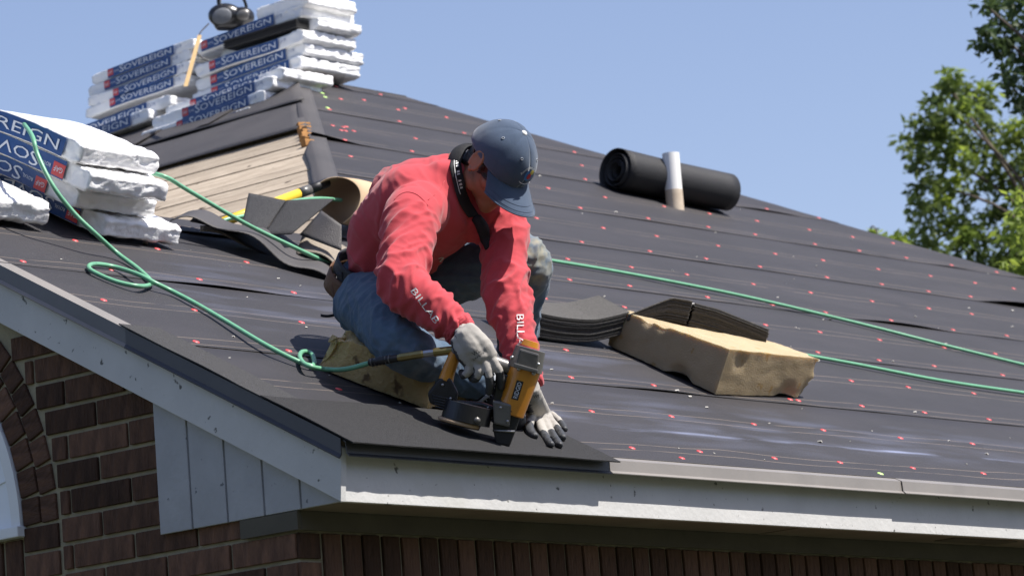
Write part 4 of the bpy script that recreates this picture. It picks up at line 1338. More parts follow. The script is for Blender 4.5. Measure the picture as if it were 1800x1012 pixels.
# the body under the clothes, one continuous figure
mb.limb([WAIST.lerp(HIPF, .25), WAIST, MID, CHEST, NECK.lerp(CHEST, .25)], [.085, .085, .085, .085, .065], ratio=1.0, up=None)
mb.limb([CHEST, SHN, ELN, WRN], [.05, .045, .04, .028]); mb.limb([CHEST, SHF, ELF, WRF], [.05, .045, .04, .028])
mb.limb([WAIST.lerp(HIPN, .6), HIPN, KNEEN, ANKN], [.07, .07, .038, .028]); mb.limb([WAIST.lerp(HIPF, .6), HIPF, KNEEF, ANKF], [.07, .07, .038, .028])
body_me = fuse(mb, 'body', .0048, 3, M_SKIN)
person = obj('person', body_me)
tag(person, 'crouching worker in a red long-sleeved shirt, jeans and blue cap', 'person')

# --- hair, lying on the skull
BB = BVHTree.FromPolygons([v.co for v in body_me.vertices], [p.vertices for p in body_me.polygons])
def on_skull(ph, z, off):
    o_ = hd(math.sin(ph) * .25, -.012 + math.cos(ph) * .25, z); d = (hd(0, -.012, z) - o_).normalized()
    h = BB.ray_cast(o_, d)
    return (h[0] if h[0] is not None else hd(math.sin(ph)*.07, -.012 + math.cos(ph)*.09, z)) - d * off
def hair(u, v):
    ph = math.radians(112 + 136 * u); side = abs(u - .5) * 2
    z = .035 + (-.085 + .030 * side ** 2 - .035) * v
    return on_skull(ph, z, .007 + .003 * noise.noise(V((u * 60, v * 8, 0))) - .004 * max(0, v - .8) * 5)
MB().sheet(hair, 60, 14, .006).build('hair', M_HAIR, person, smooth=True)
for s_ in (1, -1):
    MB().sheet(lambda u, v: on_skull(s_ * math.radians(70 - 26 * u - 6 * v * u), .040 - (.072 - .028 * u) * v, .0045 + .001 * noise.noise(V((u * 9, v * 9, 2)))), 10, 10, .004).build('sideburn', M_HAIR, person, smooth=True)

# --- cap
def crown_pt(ph, th, grow=0.0):
    k = abs(math.sin(3 * ph)) ** .35
    r = 1 - .016 * (1 - k) + grow + .030 * noise.noise(V((math.sin(ph) * 2.2, math.cos(ph) * 2.2 + 3, th * 2.3))) * math.sin(th)
    x = math.sin(ph) * math.sin(th); y = math.cos(ph) * math.sin(th); z = math.cos(th)
    fr = .010 * max(0, y) * max(0, z)
    return hd(x * .0855 * r, -.006 + y * .1065 * r + fr, .030 + z * .098 * r + .016 * max(0, y) * math.sin(th)**2 * 0 - .014 * max(0, -y) * math.sin(th)**3)
cap = MB().sheet(lambda u, v: crown_pt(2*math.pi*u, 1.68 * (v ** .9) + .001), 72, 26, -.0025).build('cap', M_CAPF, person, smooth=True, fixn=False)
def brim(u, v):
    a = (u - .5) * 2 * math.radians(66)
    i = V((math.sin(a) * .0845, -.006 + math.cos(a) * .106, .022))
    ext = .088 * (1 - .42 * abs((u - .5) * 2) ** 2.6)
    o_ = i + V((math.sin(a) * .012, ext, 0))
    p = i.lerp(o_, v)
    arch = (abs(p.x) / .09) ** 2
    p.z = .020 - .020 * v - arch * .024 * (.25 + .75 * v) + .003
    return hd(*p)
bo = MB().sheet(brim, 36, 12, .0035).build('brim', M_CAPF, cap, smooth=True)
MB().tube([brim(u / 30, 1.0) for u in range(31)], .0024, 8).build('brim_edge', M_CAPF, cap, smooth=True)
for vv in (.86, .66):
    MB().tube([brim(.06 + .88 * u / 30, vv) + HU * .0008 for u in range(31)], .0005, 5).build('stitching', M_CAPF, cap, smooth=True)
bp_ = crown_pt(0, .001, .0) + HU * .0035
MB().ellipsoid(bp_, (HRt*.0095, HF*.0095, HU*.005), 16, 8).build('button', M_WHITECLOTH, cap, smooth=True)
for k in range(6):
    p = crown_pt(math.pi/6 + k*math.pi/3, .78, .012)
    q = crown_pt(math.pi/6 + k*math.pi/3, .78, .05); n_ = (q - p).normalized()
    e1 = n_.orthogonal().normalized(); e2 = n_.cross(e1); p = p + n_ * .0022
    MB().tube([p + e1*(.0036*math.cos(2*math.pi*i/12)) + e2*(.0036*math.sin(2*math.pi*i/12)) for i in range(13)], .0012, 6, cap=False).build('eyelet', M_EYELET, cap, smooth=True)
for k in range(6):
    MB().tube([crown_pt(k*math.pi/3 + .0, .06 + 1.5 * i / 20, .004) for i in range(21)], .0011, 5).build('seam', M_CAPF, cap, smooth=True)
# embroidered emblem on the front: an arc of lettering over a small coloured badge
def emb(x, y, off=.006):      # x right/left across the front in metres (reading direction), y up
    ph = -x / .105; th = 1.16 - y / .100
    return crown_pt(ph, th, off / .1)
M_BADGE_Y = mat('thread_yellow', (.62, .50, .10), (.5, .4, .08), .8); M_BADGE_B = mat('thread_blue', (.06, .20, .45), (.04, .15, .38), .8); M_BADGE_R = mat('thread_red', (.5, .04, .05), (.4, .03, .04), .8)
vs, fs, x0, x1 = text_mesh('Automobiles y Gruas')
def arc(v_, r, h, span, flip=1):
    t = ((v_.x - x0) / (x1 - x0) - .5) * span
    rr = r + h * v_.y / .7
    return math.sin(t) * rr, math.cos(t) * rr
MB().add([emb(*(lambda q: (q[0], q[1] - .012))(arc(v_, .033, .008, 2.5))) for v_ in vs], fs).build('emblem_lettering', M_WHITECLOTH, cap, fixn=False)
def disc(cx, cy, rx, ry, m, nm, off):
    MB().add([emb(cx, cy, off)] + [emb(cx + rx*math.cos(a*.45), cy + ry*math.sin(a*.45), off) for a in range(14)], [(0, i+1, (i+1) % 14 + 1) for i in range(14)]).build(nm, m, cap, fixn=False)
disc(.0, .002, .017, .016, M_BADGE_B, 'badge', .0062); disc(.002, .000, .009, .009, M_BADGE_R, 'badge_centre', .0070); disc(.012, .012, .010, .007, M_BADGE_Y, 'badge_top', .0066)
MB().tube([emb(-.026 + .052*i/14, -.020 + .006*math.sin(i*math.pi/14)*-1, .0064) for i in range(15)], .0009, 5).build('emblem_scroll', M_WHITECLOTH, cap, smooth=True)

def relax(me, n):
    bm = bmesh.new(); bm.from_mesh(me)
    for _ in range(n): bmesh.ops.smooth_vert(bm, verts=bm.verts, factor=.5, use_axis_x=True, use_axis_y=True, use_axis_z=True)
    bm.to_mesh(me); bm.free()
# --- folds for cloth
def seg_t(p, pts):
    best = (9, 0, None); acc = 0
    for a, c in zip(pts[:-1], pts[1:]):
        d = c - a; l = d.length; t = max(0, min(1, (p - a).dot(d) / (l*l))); q = a + d * t
        ds = (p - q).length
        if ds < best[0]: best = (ds, acc + t * l, p - q)
        acc += l
    return best
def ridge(x): return 1 - abs(x) * 2.0
def crease(x): return max(0.0, 1 - abs(x) * 3.4) ** 1.3

# --- shirt
mb = MB()
mb.limb([WAIST.lerp(MID, .22), WAIST.lerp(MID, .45), MID, CHEST.lerp(MID, .3), CHEST, NECK.lerp(CHEST, .35), at(786, 292, 10.90)],
        [.118, .125, .134, .142, .134, .096, .052], 28, [1.22, 1.24, 1.28, 1.36, 1.42, 1.30, 1.15], up=LAT.cross((CHEST - WAIST).normalized()))
armn = [CHEST.lerp(SHN, .55), SHN, SHN.lerp(ELN, .5), ELN, ELN.lerp(WRN, .5), WRN.lerp(ELN, .06)]
armf = [CHEST.lerp(SHF, .55), SHF, SHF.lerp(ELF, .5), ELF, ELF.lerp(WRF, .5), WRF.lerp(ELF, .10)]
mb.limb([at(690, 345, 10.98), at(738, 334, 10.88), at(772, 322, 10.86)], [.085, .098, .085], 20)
mb.limb(armn, [.088, .084, .074, .072, .063, .047], 22)
mb.limb(armf, [.085, .078, .068, .064, .055, .043], 22)
shirt_me = fuse(mb, 'shirt', .0046, 14, M_SHIRT)
an, af = armn[1:], armf[1:]
lenN = sum((q - p).length for p, q in zip(an[:-1], an[1:])); lenF = sum((q - p).length for p, q in zip(af[:-1], af[1:]))
tors = [WAIST, MID, CHEST, NECK]
def shirt_fold(p, n):
    dn, tn, rn = seg_t(p, an); df, tf, rf_ = seg_t(p, af)
    dt, tt, rt_ = seg_t(p, tors)
    d = .0008 * nz(p, 26, 3.0)
    for (ds, t, r, ln, sd) in ((dn, tn, rn, lenN, 1.0), (df, tf, rf_, lenF, 5.0)):
        if ds < .105 and t > .02:
            k = t / ln
            amp = .0052 + .0072 * math.exp(-((k - .48) / .16) ** 2) + .0075 * max(0, (k - .74) / .26) + .004 * math.exp(-((k - .1) / .1) ** 2)
            ring = noise.noise(V((t * (16 + 20 * max(0, k - .6)) + sd + r.normalized().dot(RGT) * .9, r.normalized().dot(UPV) * 1.1 + sd * 3, r.normalized().dot(RGT) * 1.1)))
            diag = noise.noise(V((t * 18 + r.dot(RGT) * 20 + sd, r.dot(UPV) * 11 - t * 4, sd)))
            fine = noise.noise(V((t * 40 + sd * 2 + r.dot(UPV) * 20, r.dot(RGT) * 22, r.dot(FWD) * 22)))
            d += amp * (crease(ring) * 1.0 + crease(diag) * .8 + crease(fine) * .22 - .45)
    if dn > .09 and df > .085:
        q = p - WAIST
        dg = noise.noise(V((q.dot(RGT) * 12 - q.dot(UPV) * 5, q.dot(UPV) * 3.2 + q.dot(RGT)*1.5, q.dot(FWD) * 6)))
        low = max(0, 1 - tt / .28)
        dg2 = noise.noise(V((q.dot(RGT) * 24 + q.dot(UPV) * 16, q.dot(UPV) * 9 - q.dot(RGT) * 5, q.dot(FWD) * 10)))
        d += (.0060 + .008 * low) * (crease(dg) + .5 * crease(dg2) - .4)
        if tt < .09: d -= .014 * (1 - tt / .09)
    return d
displace(shirt_me, shirt_fold)
relax(shirt_me, 3)
shirt = obj('shirt', shirt_me, person)
SB = BVHTree.FromPolygons([v.co for v in shirt_me.vertices], [p.vertices for p in shirt_me.polygons])
def on_shirt(px, py, off):
    r = (at(px, py, 1) - CAM).normalized()
    h = SB.ray_cast(CAM + r * 8, r)
    if h[0] is None: return None
    n = h[1] if h[1].dot(r) < 0 else -h[1]
    return h[0] + n * off - r * off * .3
def print_on(wd, o0, ux, uy, hgt, name, m, length=None, off=.0018):
    vs, fs, x0, x1 = text_mesh(wd)
    sc_ = hgt / .7
    sx = sc_ if length is None else length / (x1 - x0)
    out = []; ok = []
    for v_ in vs:
        x, y = (v_.x - x0) * sx, v_.y * sc_
        q = on_shirt(o0[0] + ux[0]*x + uy[0]*y, o0[1] + ux[1]*x + uy[1]*y, off + .0012)
        ok.append(q is not None); out.append(q or V((0, 0, 0)))
    fs = [f for f in fs if all(ok[i] for i in f)]
    used = sorted({i for f in fs for i in f}); mp_ = {i: k for k, i in enumerate(used)}
    MB().add([out[i] for i in used], [tuple(mp_[i] for i in f) for f in fs]).build(name, m, shirt, fixn=False)
print_on('BILLAB', (722, 512), (.60, .80), (.80, -.60), 11, 'sleeve_lettering', M_WHITECLOTH, 72)
print_on('BILLA', (908, 553), (.04, 1.0), (1.0, -.04), 12, 'sleeve_lettering', M_WHITECLOTH, 54)
print_on('S', (770, 452), (.95, -.2), (.2, .95), 9, 'chest_lettering', M_WHITECLOTH, 10)
# shoulder and sleeve seams
def seam(pts, nm='seam', r=.0009):
    q = [on_shirt(x, y, .0012) for x, y in pts]; q = [p for p in q if p]
    if len(q) > 2: MB().tube(q, r, 6, sub=3).build(nm, M_SHIRT, shirt, smooth=True)
seam([(693, 352), (702, 343), (715, 338), (730, 341), (742, 350), (752, 362)])
seam([(752, 352), (763, 343), (774, 332), (781, 318)])
# cuffs
def cuff(a, c, r, nm='cuff'):
    d = (c - a).normalized(); e1 = d.orthogonal().normalized(); e2 = d.cross(e1)
    mb = MB()
    for k in range(3):
        ctr = a + d * (.008 * k)
        mb_p = [ctr + (e1*math.cos(i*math.pi/12) + e2*math.sin(i*math.pi/12)) * (r + .003*math.sin(i*1.7 + k)) + d * .003*math.sin(i*.9 + k) for i in range(25)]
        mb.tube(mb_p, .0062, 8, cap=False)
    mb.build(nm, M_SHIRT, shirt, smooth=True)
cuff(WRN.lerp(ELN, .10), WRN, .042); cuff(WRF.lerp(ELF, .13), WRF, .037)

# --- scarf round the neck with a hanging tail
def band_pts(pts, wd, nm, th=.003):
    P, R_, T_ = catmull([V(p) for p in pts], [wd]*len(pts), [1]*len(pts), 6)
    c = NECK.lerp(HO, .35)
    def fn(u, v):
        i = min(int(u * (len(P) - 1)), len(P) - 2); f = u * (len(P) - 1) - i
        p = P[i].lerp(P[i+1], f); t = (P[i+1] - P[i]).normalized()
        o_ = (p - c); o_ = (o_ - t * o_.dot(t)).normalized(); s = t.cross(o_)
        return p + s * wd * (v - .5) + o_ * .004 * math.sin(v * math.pi)
    return fn, P
NB = hd(0, -.030, -.070)                     # base of the skull
nax = (NB - NECK).normalized()
scc = NECK.lerp(NB, .30)
sf = (HF - nax * HF.dot(nax)).normalized(); sl = sf.cross(nax)
def fn(u, v):
    a_ = math.radians(-200 + 400 * u)
    fr = max(0, math.cos(a_))
    r = .072 + .006 * math.sin(v * math.pi) + .034 * fr
    wd = .046 - .008 * fr
    return scc + sl * (math.sin(a_) * r) + sf * (math.cos(a_) * r) + nax * (.018 - .044 * fr ** 1.5 + wd * (v - .5))
scarf = MB().sheet(fn, 60, 6, .004).build('scarf', M_SCARF, person, smooth=True)
def on_neck(px, py, off):
    r = (at(px, py, 1) - CAM).normalized(); best = None
    for T_ in (SB, BB):
        h = T_.ray_cast(CAM + r * 8, r)
        if h[0] is not None and (best is None or h[3] < best): best = h[3]
    return CAM + r * (8 + (best or 2.8) - off)
path = [(801, 272, 10), (801, 288, 12), (804, 310, 12), (810, 336, 11), (820, 360, 11), (834, 382, 11)]
def drape(u, v):
    k = u * (len(path) - 1); i = min(int(k), len(path) - 2); f = k - i
    x = path[i][0] * (1-f) + path[i+1][0] * f; y = path[i][1] * (1-f) + path[i+1][1] * f; w_ = path[i][2] * (1-f) + path[i+1][2] * f
    return on_neck(x + w_ * (v - .5) * 1.9, y - w_ * (v - .5) * .55, .010)
side = MB().sheet(drape, 30, 5, .003).build('scarf_side', M_SCARF, scarf, smooth=True)
relax(side.data, 3)
MB().grid(lambda u, v: drape(.02 + .62 * u, .36 + .05 * v) - FWD * .004, 30, 1).build('woven_edge', M_WHITECLOTH, scarf, fixn=False)
random.seed(5)
for k in range(12):
    if k in (5, 8): continue
    u0 = .04 + k * .046; wd_ = random.uniform(.016, .030)
    MB().grid(lambda u, v: drape(u0 + wd_ * u, .50 + .22 * v) - FWD * .004, 1, 2).build('woven_mark', M_WHITECLOTH, scarf, fixn=False)
MB().limb([on_neck(838, 384, .004), on_neck(848, 400, .008), on_neck(853, 420, .006), on_neck(856, 436, .002)], [.016, .019, .016, .008], 12).build('scarf_knot', M_SCARF, scarf, smooth=True)
# --- jeans
mb = MB()
PEL = HIPN.lerp(HIPF, .5)
mb.limb([WAIST.lerp(MID, .08), WAIST.lerp(PEL, .5), PEL], [.116, .124, .130], 24, [1.2, 1.25, 1.3], up=LAT.cross((CHEST - WAIST).normalized()))
legn = [HIPN, HIPN.lerp(KNEEN, .5) + NRM * .02, KNEEN, KNEEN.lerp(ANKN, .5), ANKN]
legf = [HIPF, HIPF.lerp(KNEEF, .5) + V((0, 0, .02)), KNEEF, KNEEF.lerp(ANKF, .5), ANKF]
mb.limb(legn, [.106, .100, .074, .062, .056], 24)
mb.limb(legf, [.115, .098, .076, .066, .056], 24)
jeans_me = fuse(mb, 'jeans', .0060, 5, M_DENIM)
def jean_fold(p, n):
    d = .0008 * nz(p, 24, 9.0)
    for pts, sd in ((legn, 1.0), (legf, 7.0)):
        ds, t, r = seg_t(p, pts)
        if ds < .14:
            rn = r.normalized()
            k = noise.noise(V((t * 15 + sd, rn.dot(UPV) * 1.2, rn.dot(RGT) * 1.2 + sd)))
            kk = noise.noise(V((t * 7 + rn.dot(UPV) * 2.5, rn.dot(RGT) * 2 + sd, sd)))
            k3 = noise.noise(V((t * 34 + rn.dot(RGT) * 2, rn.dot(UPV) * 3 + sd, rn.dot(RGT) * 3)))
            d += .0055 * (crease(k) - .35) + .0050 * (crease(kk) - .35) + .002 * (crease(k3) - .3)
    return d
displace(jeans_me, jean_fold)
relax(jeans_me, 1)
jeans = obj('jeans', jeans_me, person)
# frayed hem threads of the near leg
hd_ = (ANKN - KNEEN).normalized(); e1 = hd_.orthogonal().normalized(); e2 = hd_.cross(e1)
for k in range(34):
    a = 2*math.pi*k/34 + random.uniform(-.1, .1)
    r = e1*math.cos(a) + e2*math.sin(a)
    p = ANKN + r * .057 + hd_ * .016
    MB().tube([p, p + hd_*random.uniform(.012, .03) + r*random.uniform(-.004, .008)], [.0022, .0008], 5).build('hem_thread', M_FRAY, jeans)
MB().tube([ANKN + hd_*.012 + (e1*math.cos(i*math.pi/12) + e2*math.sin(i*math.pi/12))*(.059 + .002*math.sin(i*2.3)) for i in range(25)], .0055, 8, cap=False).build('hem', M_FRAY, jeans, smooth=True)
JB = BVHTree.FromPolygons([v.co for v in jeans_me.vertices], [p.vertices for p in jeans_me.polygons])

# --- belt and tool belt
Tax = (MID - WAIST.lerp(PEL, .3)).normalized()
AFW = LAT.cross(Tax).normalized()
LA = Tax.cross(AFW)
def ring_band(ctr, a, b_, h, nm, m, par, u0=0.0, u1=1.0, sag=0.0, th=.006):
    def fn(u, v):
        an_ = 2*math.pi*(u0 + (u1-u0)*u)
        return ctr + LA * (math.cos(an_) * a) + AFW * (math.sin(an_) * b_) + Tax * ((v - .5) * h - sag * math.sin(an_*1.0)**2)
    return MB().sheet(fn, 64, 4, th).build(nm, m, par, smooth=True)
WB = WAIST.lerp(MID, .06)
belt = ring_band(WB, .150, .125, .040, 'belt', M_BELT, person)
tool = ring_band(WB - Tax * .050, .160, .134, .056, 'tool_belt', M_LEATHER, person)
# hanging strap
MB().sheet(lambda u, v: at(590 + 5*math.sin(u*3) + 10*v, 478 + 75*u, 10.93 - .015*v), 14, 3, .004).build('hanging_strap', M_BELT, tool, smooth=True)
MB().sheet(lambda u, v: at(602 - 38*u, 545 + 8*math.sin(u*2.2) + 5*v, 10.93 - .02*u), 12, 2, .003).build('strap_tail', M_BELT, tool, smooth=True)
MB().tube([at(588, 482, 10.95), at(585, 505, 10.94), at(590, 530, 10.93), at(600, 548, 10.93)], .006, 8, sub=5).build('strap_loop', M_LEATHER, tool, smooth=True)

# --- boots
def boot(ank, toe, sole, nm, sz=1.0):
    mb = MB(); f_ = (toe - ank).normalized()
    mb.limb([ank - f_*.03, ank.lerp(toe, .45) , toe], [.050*sz, .046*sz, .036*sz], 18)
    mb.limb([ank + sole * -.05, ank], [.046*sz, .05*sz], 18)
    me = fuse(mb, 'boot', .006, 3, M_BOOT)
    o = obj('boot', me, person)
    mb = MB(); mb.limb([ank - f_*.045 + sole*.042, ank.lerp(toe, .5) + sole*.042, toe + sole*.030], [.040*sz, .042*sz, .036*sz], 14, .35, up=f_.cross(sole))
    mb.build('sole', M_BLACK, o, smooth=True)
boot(at(862, 690, 10.70), at(905, 742, 10.60), -UPV, 'near')
boot(ANKF - V((0, 0, .02)), roof(918, 690, .05), -NRM, 'far', .9)

# --- gloves
def glove(palm, fingers, nm, dark_side, cuff_pts, txt=None):
    mb = MB()
    for pts, rad_ in palm: mb.limb(pts, rad_, 16)
    for pts, rad_ in fingers: mb.limb(pts, rad_, 12, sub=4)
    mb.limb(cuff_pts[0], cuff_pts[1], 16)
    me = fuse(mb, 'glove', .0034, 3, [M_GLOVE, M_GLOVED])
    displace(me, lambda p, n: .0010 * nz(p, 70, 2) + .0010 * ridge(nz(p, 42, 8)))
    for pl in me.polygons:
        c_ = pl.center
        dk = pl.normal.dot(dark_side) > .58
        for pts, _ in fingers:
            ds, t, r = seg_t(c_, [V(q) for q in pts])
            ln = sum((V(q2) - V(q1)).length for q1, q2 in zip(pts[:-1], pts[1:]))
            if ds < .016 and t / ln > .50 + .05 * nz(c_, 60, 1): dk = True
        pl.material_index = 1 if dk else 0
    return obj('glove', me, person)
# right hand wrapped over the handle
T = 10.335
def h1(px, py, t): return at(px, py, T - t)
g_near = glove(
    [([h1(815, 588, .02), h1(830, 610, .028), h1(846, 628, .028)], [.030, .034, .030]),
     ([h1(822, 580, .015), h1(848, 606, .028), h1(862, 626, .026)], [.026, .026, .022]),
     ([h1(806, 598, .015), h1(815, 620, .026), h1(826, 638, .026)], [.024, .025, .021])],
    [([h1(860, 625, .030), h1(873, 644, .038), h1(880, 662, .034), h1(881, 682, .020)], [.0135, .0130, .0118, .0105]),
     ([h1(850, 632, .034), h1(857, 652, .044), h1(861, 672, .040), h1(859, 690, .026)], [.0135, .0132, .0122, .0105]),
     ([h1(838, 638, .034), h1(841, 654, .042), h1(835, 666, .030), h1(828, 662, .006)], [.0132, .0128, .0118, .0105]),
     ([h1(824, 640, .030), h1(822, 653, .036), h1(815, 660, .024), h1(811, 653, .004)], [.0118, .0112, .0105, .0095]),
     ([h1(822, 600, -.005), h1(842, 606, -.030), h1(862, 618, -.038), h1(874, 634, -.034)], [.0165, .0150, .0138, .0118])],
    'near', camvec(-.85, -.5, -.15).normalized(), ([WRN.lerp(ELN, .18), WRN, h1(820, 592, .018)], [.030, .0315, .032]))
# left hand spread flat on the roof
def h2(px, py, h): return roof(px, py, h)
g_far = glove(
    [([WRF, roof(941, 722, .045), roof(950, 738, .026)], [.030, .031, .024]),
     ([WRF + RGT*.01, roof(953, 724, .042), roof(964, 740, .026)], [.022, .024, .019])],
    [([roof(946, 738, .026), roof(952, 754, .022), roof(960, 770, .016), roof(969, 781, .0235)], [.0130, .0126, .0116, .0100]),
     ([roof(956, 738, .026), roof(966, 756, .024), roof(976, 771, .018), roof(984, 782, .0235)], [.0134, .0128, .0118, .0102]),
     ([roof(964, 735, .028), roof(976, 749, .026), roof(985, 761, .022), roof(990, 769, .024)], [.0132, .0124, .0114, .0100]),
     ([roof(969, 728, .030), roof(981, 738, .026), roof(989, 747, .023), roof(993, 754, .022)], [.0115, .0110, .0102, .0090]),
     ([roof(934, 728, .040), roof(930, 744, .028), roof(932, 758, .022), roof(940, 766, .021)], [.0150, .0140, .0126, .0108])],
    'far', camvec(-.75, -.60, .0).normalized(), ([WRF.lerp(ELF, .2), WRF, roof(938, 714, .055)], [.030, .031, .030]))
for o_, wd, c0, ux, uy, ht, ln in ((g_near, 'WL', (833, 626), (.80, -.55), (-.55, -.80), 8, 15), (g_near, 'SAFETY', (832, 634), (.80, -.55), (-.55, -.80), 3.2, 26), (g_far, 'WL', (938, 700), (.97, -.2), (-.2, -.97), 6, 12)):
    GB = BVHTree.FromPolygons([v.co for v in o_.data.vertices], [p.vertices for p in o_.data.polygons])
    vs, fs, x0, x1 = text_mesh(wd); out = []
    for v_ in vs:
        x, y = (v_.x - x0) * ln / (x1 - x0), v_.y * ht / .7
        r = (at(c0[0] + ux[0]*x + uy[0]*y, c0[1] + ux[1]*x + uy[1]*y, 1) - CAM).normalized()
        h_ = GB.ray_cast(CAM + r * 8, r)
        out.append(h_[0] - r * .0012 if h_[0] else None)
    fs = [f for f in fs if all(out[i] is not None for i in f)]
    used = sorted({i for f in fs for i in f}); mp_ = {i: k for k, i in enumerate(used)}
    if fs: MB().add([out[i] for i in used], [tuple(mp_[i] for i in f) for f in fs]).build('glove_lettering', M_GLOVED, o_, fixn=False)

# ================================================================== trees
M_BARK = mat('bark', (.14, .11, .085), (.08, .065, .05), .95, 12, .6, 30)
def leaf_mat(name, c1, c2, tr=.45):
    m = mat(name, c1, c2, .5, 2.2, 0, 10, .35, .5)
    N, L, b = nodes(m)
    cur = b.inputs['Base Color'].links[0].from_socket
    out = [n for n in N if n.type == 'OUTPUT_MATERIAL'][0]
    t = N.new('ShaderNodeBsdfTranslucent'); L.new(cur, t.inputs['Color'])
    hs = N.new('ShaderNodeHueSaturation'); hs.inputs['Value'].default_value = 1.5; hs.inputs['Hue'].default_value = .485; L.new(cur, hs.inputs['Color']); L.new(hs.outputs[0], t.inputs['Color'])
    mx = N.new('ShaderNodeMixShader'); mx.inputs[0].default_value = tr
    L.new(b.outputs[0], mx.inputs[1]); L.new(t.outputs[0], mx.inputs[2]); L.new(mx.outputs[0], out.inputs['Surface'])
    return m
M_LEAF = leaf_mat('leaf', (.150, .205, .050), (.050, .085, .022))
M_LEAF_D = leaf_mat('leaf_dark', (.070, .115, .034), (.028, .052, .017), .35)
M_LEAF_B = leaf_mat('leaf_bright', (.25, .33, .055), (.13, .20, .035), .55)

def leaves(mb, c, r, n, size, rng):
    for _ in range(n):
        d = V((rng.gauss(0, 1), rng.gauss(0, 1), rng.gauss(0, 1)))
        if d.length < 1e-3: continue
        p = V(c) + V((d.x * r[0], d.y * r[1], d.z * r[2])) * .55
        dr = V((rng.gauss(0, 1), rng.gauss(0, 1), rng.gauss(-.45, .7))).normalized()
        s = dr.cross(V((rng.gauss(0, 1), rng.gauss(0, 1), rng.gauss(0, 1)))).normalized()
        l = size * rng.uniform(.7, 1.3); w_ = l * .24
        nrm = dr.cross(s)
        mb.add([p, p + dr*l*.4 + s*w_ + nrm*w_*.2, p + dr*l, p + dr*l*.4 - s*w_ + nrm*w_*.2], [(0, 1, 2, 3)])
def tree(name, base, top_c, clumps, limbs, label, m, size, per, group, seed, trunk_r=.18, bright=None):
    """clumps: (centre, radius); limbs are drawn from the trunk to the clumps"""
    rng = random.Random(seed)
    e = empty(name, base, label, 'tree', group)
    tr = MB(); base = V(base); top_c = V(top_c)
    tr.tube([base, base.lerp(top_c, .4) + V((.1, .05, 0)), base.lerp(top_c, .75), top_c], [trunk_r, trunk_r*.8, trunk_r*.55, trunk_r*.3], 10, sub=5)
    t_o = tr.build('trunk', M_BARK, e, smooth=True)
    for k in range(0, len(clumps), limbs):
        c, r = clumps[k]
        s = base.lerp(top_c, rng.uniform(.55, 1.0))
        mid = s.lerp(V(c), .55) + V((0, 0, .15))
        MB().tube([s, mid, V(c)], [trunk_r*.22, trunk_r*.10, .008], 6, sub=4).build('limb', M_BARK, e, smooth=True)
    lf = MB()
    for c, r in clumps:
        leaves(lf, c, (r, r, r*.8), int(per * (r / .1) ** 1.6), size, rng)
        for _ in range(4):      # twigs
            q = V(c) + V((rng.gauss(0, r*.6), rng.gauss(0, r*.6), rng.gauss(0, r*.5)))
            d = (q - V(c)); 
            w_ = .004
            s = d.orthogonal().normalized() * w_
            lf.add([V(c) - s, V(c) + s, q], [(0, 1, 2)])
    o = lf.build('crown', m, e, fixn=False)
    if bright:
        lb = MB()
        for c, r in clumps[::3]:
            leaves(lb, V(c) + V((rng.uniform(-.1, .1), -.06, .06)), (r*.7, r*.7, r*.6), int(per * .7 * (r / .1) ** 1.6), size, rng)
        lb.build('sun_tinted_leaves', bright, e, fixn=False)  # sunlit look put into a brighter leaf colour, set sunward
    return e
rng = random.Random(3)
def clump_px(px, py, d, rpx, jit=.5):
    return (at(px, py, d + rng.uniform(-jit, jit)), rpx / FPX * d)
# main tree: outline taken along the left edge, the rest of the crown beyond the frame
cl = []
d1 = 27.0
spots = [(1665, 150, 22), (1690, 150, 20), (1650, 175, 22), (1710, 170, 22), (1735, 180, 20), (1640, 205, 24), (1680, 200, 26), (1720, 205, 22), (1615, 230, 26), (1650, 240, 28), (1690, 240, 24), (1740, 225, 20), (1600, 258, 20), (1625, 275, 24), (1610, 290, 16), (1660, 280, 20),
         (1720, 260, 24), (1760, 250, 24), (1790, 240, 26), (1745, 285, 24), (1785, 280, 28), (1700, 290, 18), (1640, 315, 20), (1615, 330, 18), (1665, 330, 18), (1620, 355, 22), (1605, 375, 16), (1650, 365, 20), (1690, 350, 18), (1725, 325, 22), (1760, 320, 26), (1795, 330, 26),
         (1630, 395, 20), (1665, 400, 24), (1700, 395, 26), (1735, 375, 24), (1770, 370, 26), (1625, 425, 20), (1650, 440, 20), (1690, 430, 26), (1730, 420, 26), (1770, 420, 26), (1800, 400, 30), (1720, 455, 26), (1760, 460, 28), (1795, 460, 30), (1640, 460, 16), (1680, 470, 20),
         (1740, 490, 26), (1790, 495, 30), (1610, 432, 14), (1590, 428, 12), (1830, 300, 34), (1840, 380, 34), (1850, 460, 34), (1835, 220, 30), (1880, 300, 40), (1900, 400, 44), (1920, 220, 40), (1960, 330, 48), (1990, 440, 50)]
for px, py, rp_ in spots: cl.append(clump_px(px, py, d1, rp_))
ctr = at(1850, 420, d1)
for _ in range(46):
    p = ctr + V((rng.gauss(1.3, 1.0), rng.gauss(.6, 1.0), rng.gauss(-.4, .9)))
    q = p - CAM; sx = 900 + FPX * q.dot(RGT) / q.dot(FWD)
    if sx > 1830: cl.append((p, .42))
tb = at(1930, 700, d1); tb.z = GROUND
tree('broadleaf_tree', tb, at(1900, 330, d1), cl, 6, 'tall broadleaf tree behind the right end of the roof', M_LEAF, .076, 72, 'trees beyond the roof', 5, .13, M_LEAF_B)

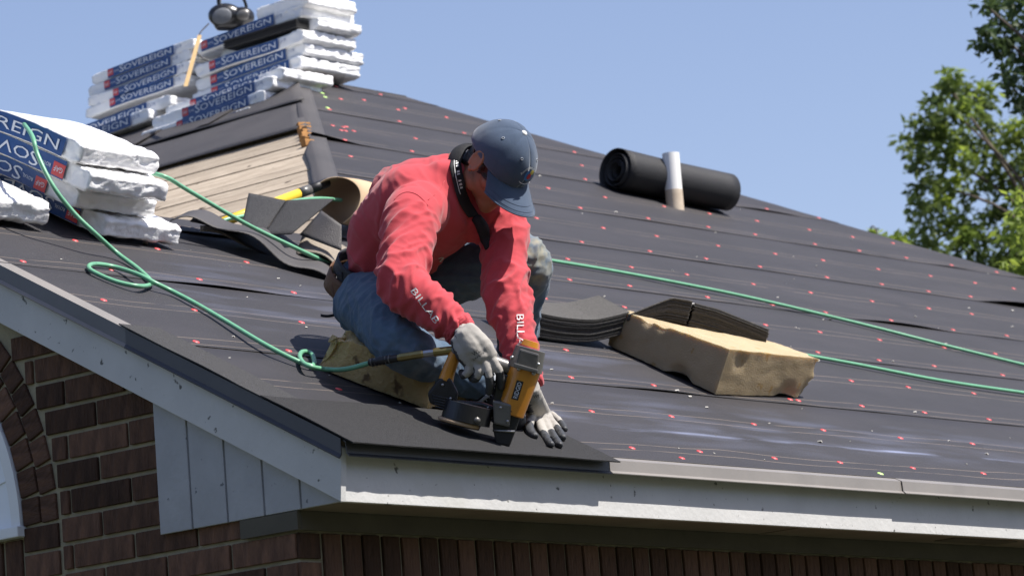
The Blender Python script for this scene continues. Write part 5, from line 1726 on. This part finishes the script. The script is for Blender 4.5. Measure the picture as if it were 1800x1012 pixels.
# darker branch hanging in at the upper right
cl = []
for px, py, rp_ in [(1730, 8, 16), (1755, 5, 20), (1785, 10, 24), (1760, 35, 20), (1735, 55, 18), (1725, 75, 16), (1765, 65, 24), (1795, 50, 26), (1750, 85, 18), (1785, 90, 26), (1800, 120, 24), (1765, 115, 16), (1770, 140, 18), (1795, 150, 22), (1785, 175, 16), (1800, 185, 14), (1830, 60, 36), (1840, 130, 34), (1850, 0, 40), (1890, 60, 50), (1900, 150, 40), (1870, -60, 44), (1780, -30, 24), (1930, -20, 50)]:
    cl.append(clump_px(px, py, 22.0, rp_, .3))
tb = at(2150, 700, 22.0); tb.z = GROUND
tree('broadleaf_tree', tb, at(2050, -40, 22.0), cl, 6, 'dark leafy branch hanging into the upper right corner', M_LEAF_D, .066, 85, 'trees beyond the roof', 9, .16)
# bright young growth low at the right edge
cl = []
for px, py, rp_ in [(1785, 345, 14), (1795, 370, 18), (1780, 390, 18), (1795, 410, 22), (1770, 420, 14), (1800, 440, 18), (1830, 380, 28), (1840, 430, 30), (1830, 480, 30), (1870, 420, 34), (1765, 460, 12), (1790, 475, 16)]:
    cl.append(clump_px(px, py, 20.0, rp_, .2))
tb = at(1900, 700, 20.0); tb.z = GROUND
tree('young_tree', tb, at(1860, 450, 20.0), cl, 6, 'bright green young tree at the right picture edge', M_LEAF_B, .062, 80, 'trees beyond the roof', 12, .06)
# sprig peeping over the hip
cl = []
for px, py, rp_ in [(1525, 412, 9), (1540, 416, 8), (1558, 422, 8), (1575, 420, 9), (1585, 428, 9), (1570, 440, 16), (1545, 440, 18)]:
    cl.append(clump_px(px, py, 24.0, rp_, .15))
tb = at(1560, 700, 24.0); tb.z = GROUND
tree('young_tree', tb, at(1560, 450, 24.0), cl, 6, 'small leafy treetop just showing over the roof hip', M_LEAF_B, .06, 330, 'trees beyond the roof', 15, .05)

# unseen trees added behind the viewer to block sky light on the trim
def sky_block_tree():
    rng = random.Random(21); c = []
    for _ in range(70):
        a = rng.uniform(0, 6.28); z = rng.uniform(1.4, 9.5); rr = 3.0 * math.sin(max(.15, min(1, (z - .6) / 9.5)) * math.pi) ** .6
        c.append((V((math.cos(a)*rr*rng.uniform(.4, 1), math.sin(a)*rr*rng.uniform(.4, 1), z)), .9))
    return c
src = None
k = 0
for (x, y, s_) in ((-24, -6, 1.1), (-22, -13, 1.0), (-19, -19, 1.15), (-14, -22, 1.0), (-8, -24, 1.1), (-2, -25, 1.0), (4, -24, 1.15), (10, -23, 1.0), (16, -20, 1.1), (-25, 1, 1.0)):
    if src is None:
        src = tree('sky_block_tree', (0, 0, 0), (0, 0, 7.5), sky_block_tree(), 6, 'unseen tree added behind the viewer to block sky light', M_LEAF_D, .34, 7, 'unseen sky-blocking trees', 31, .2)
        o = src
    else:
        o = src.copy(); COL.objects.link(o)
        for ch in list(src.children):
            c = ch.copy(); COL.objects.link(c); c.parent = o
    o['label'] = 'unseen tree added behind the viewer to block sky light'; o.location = (x, y, GROUND); o.scale = (s_, s_, s_); o.rotation_euler = (0, 0, k * 1.3); k += 1
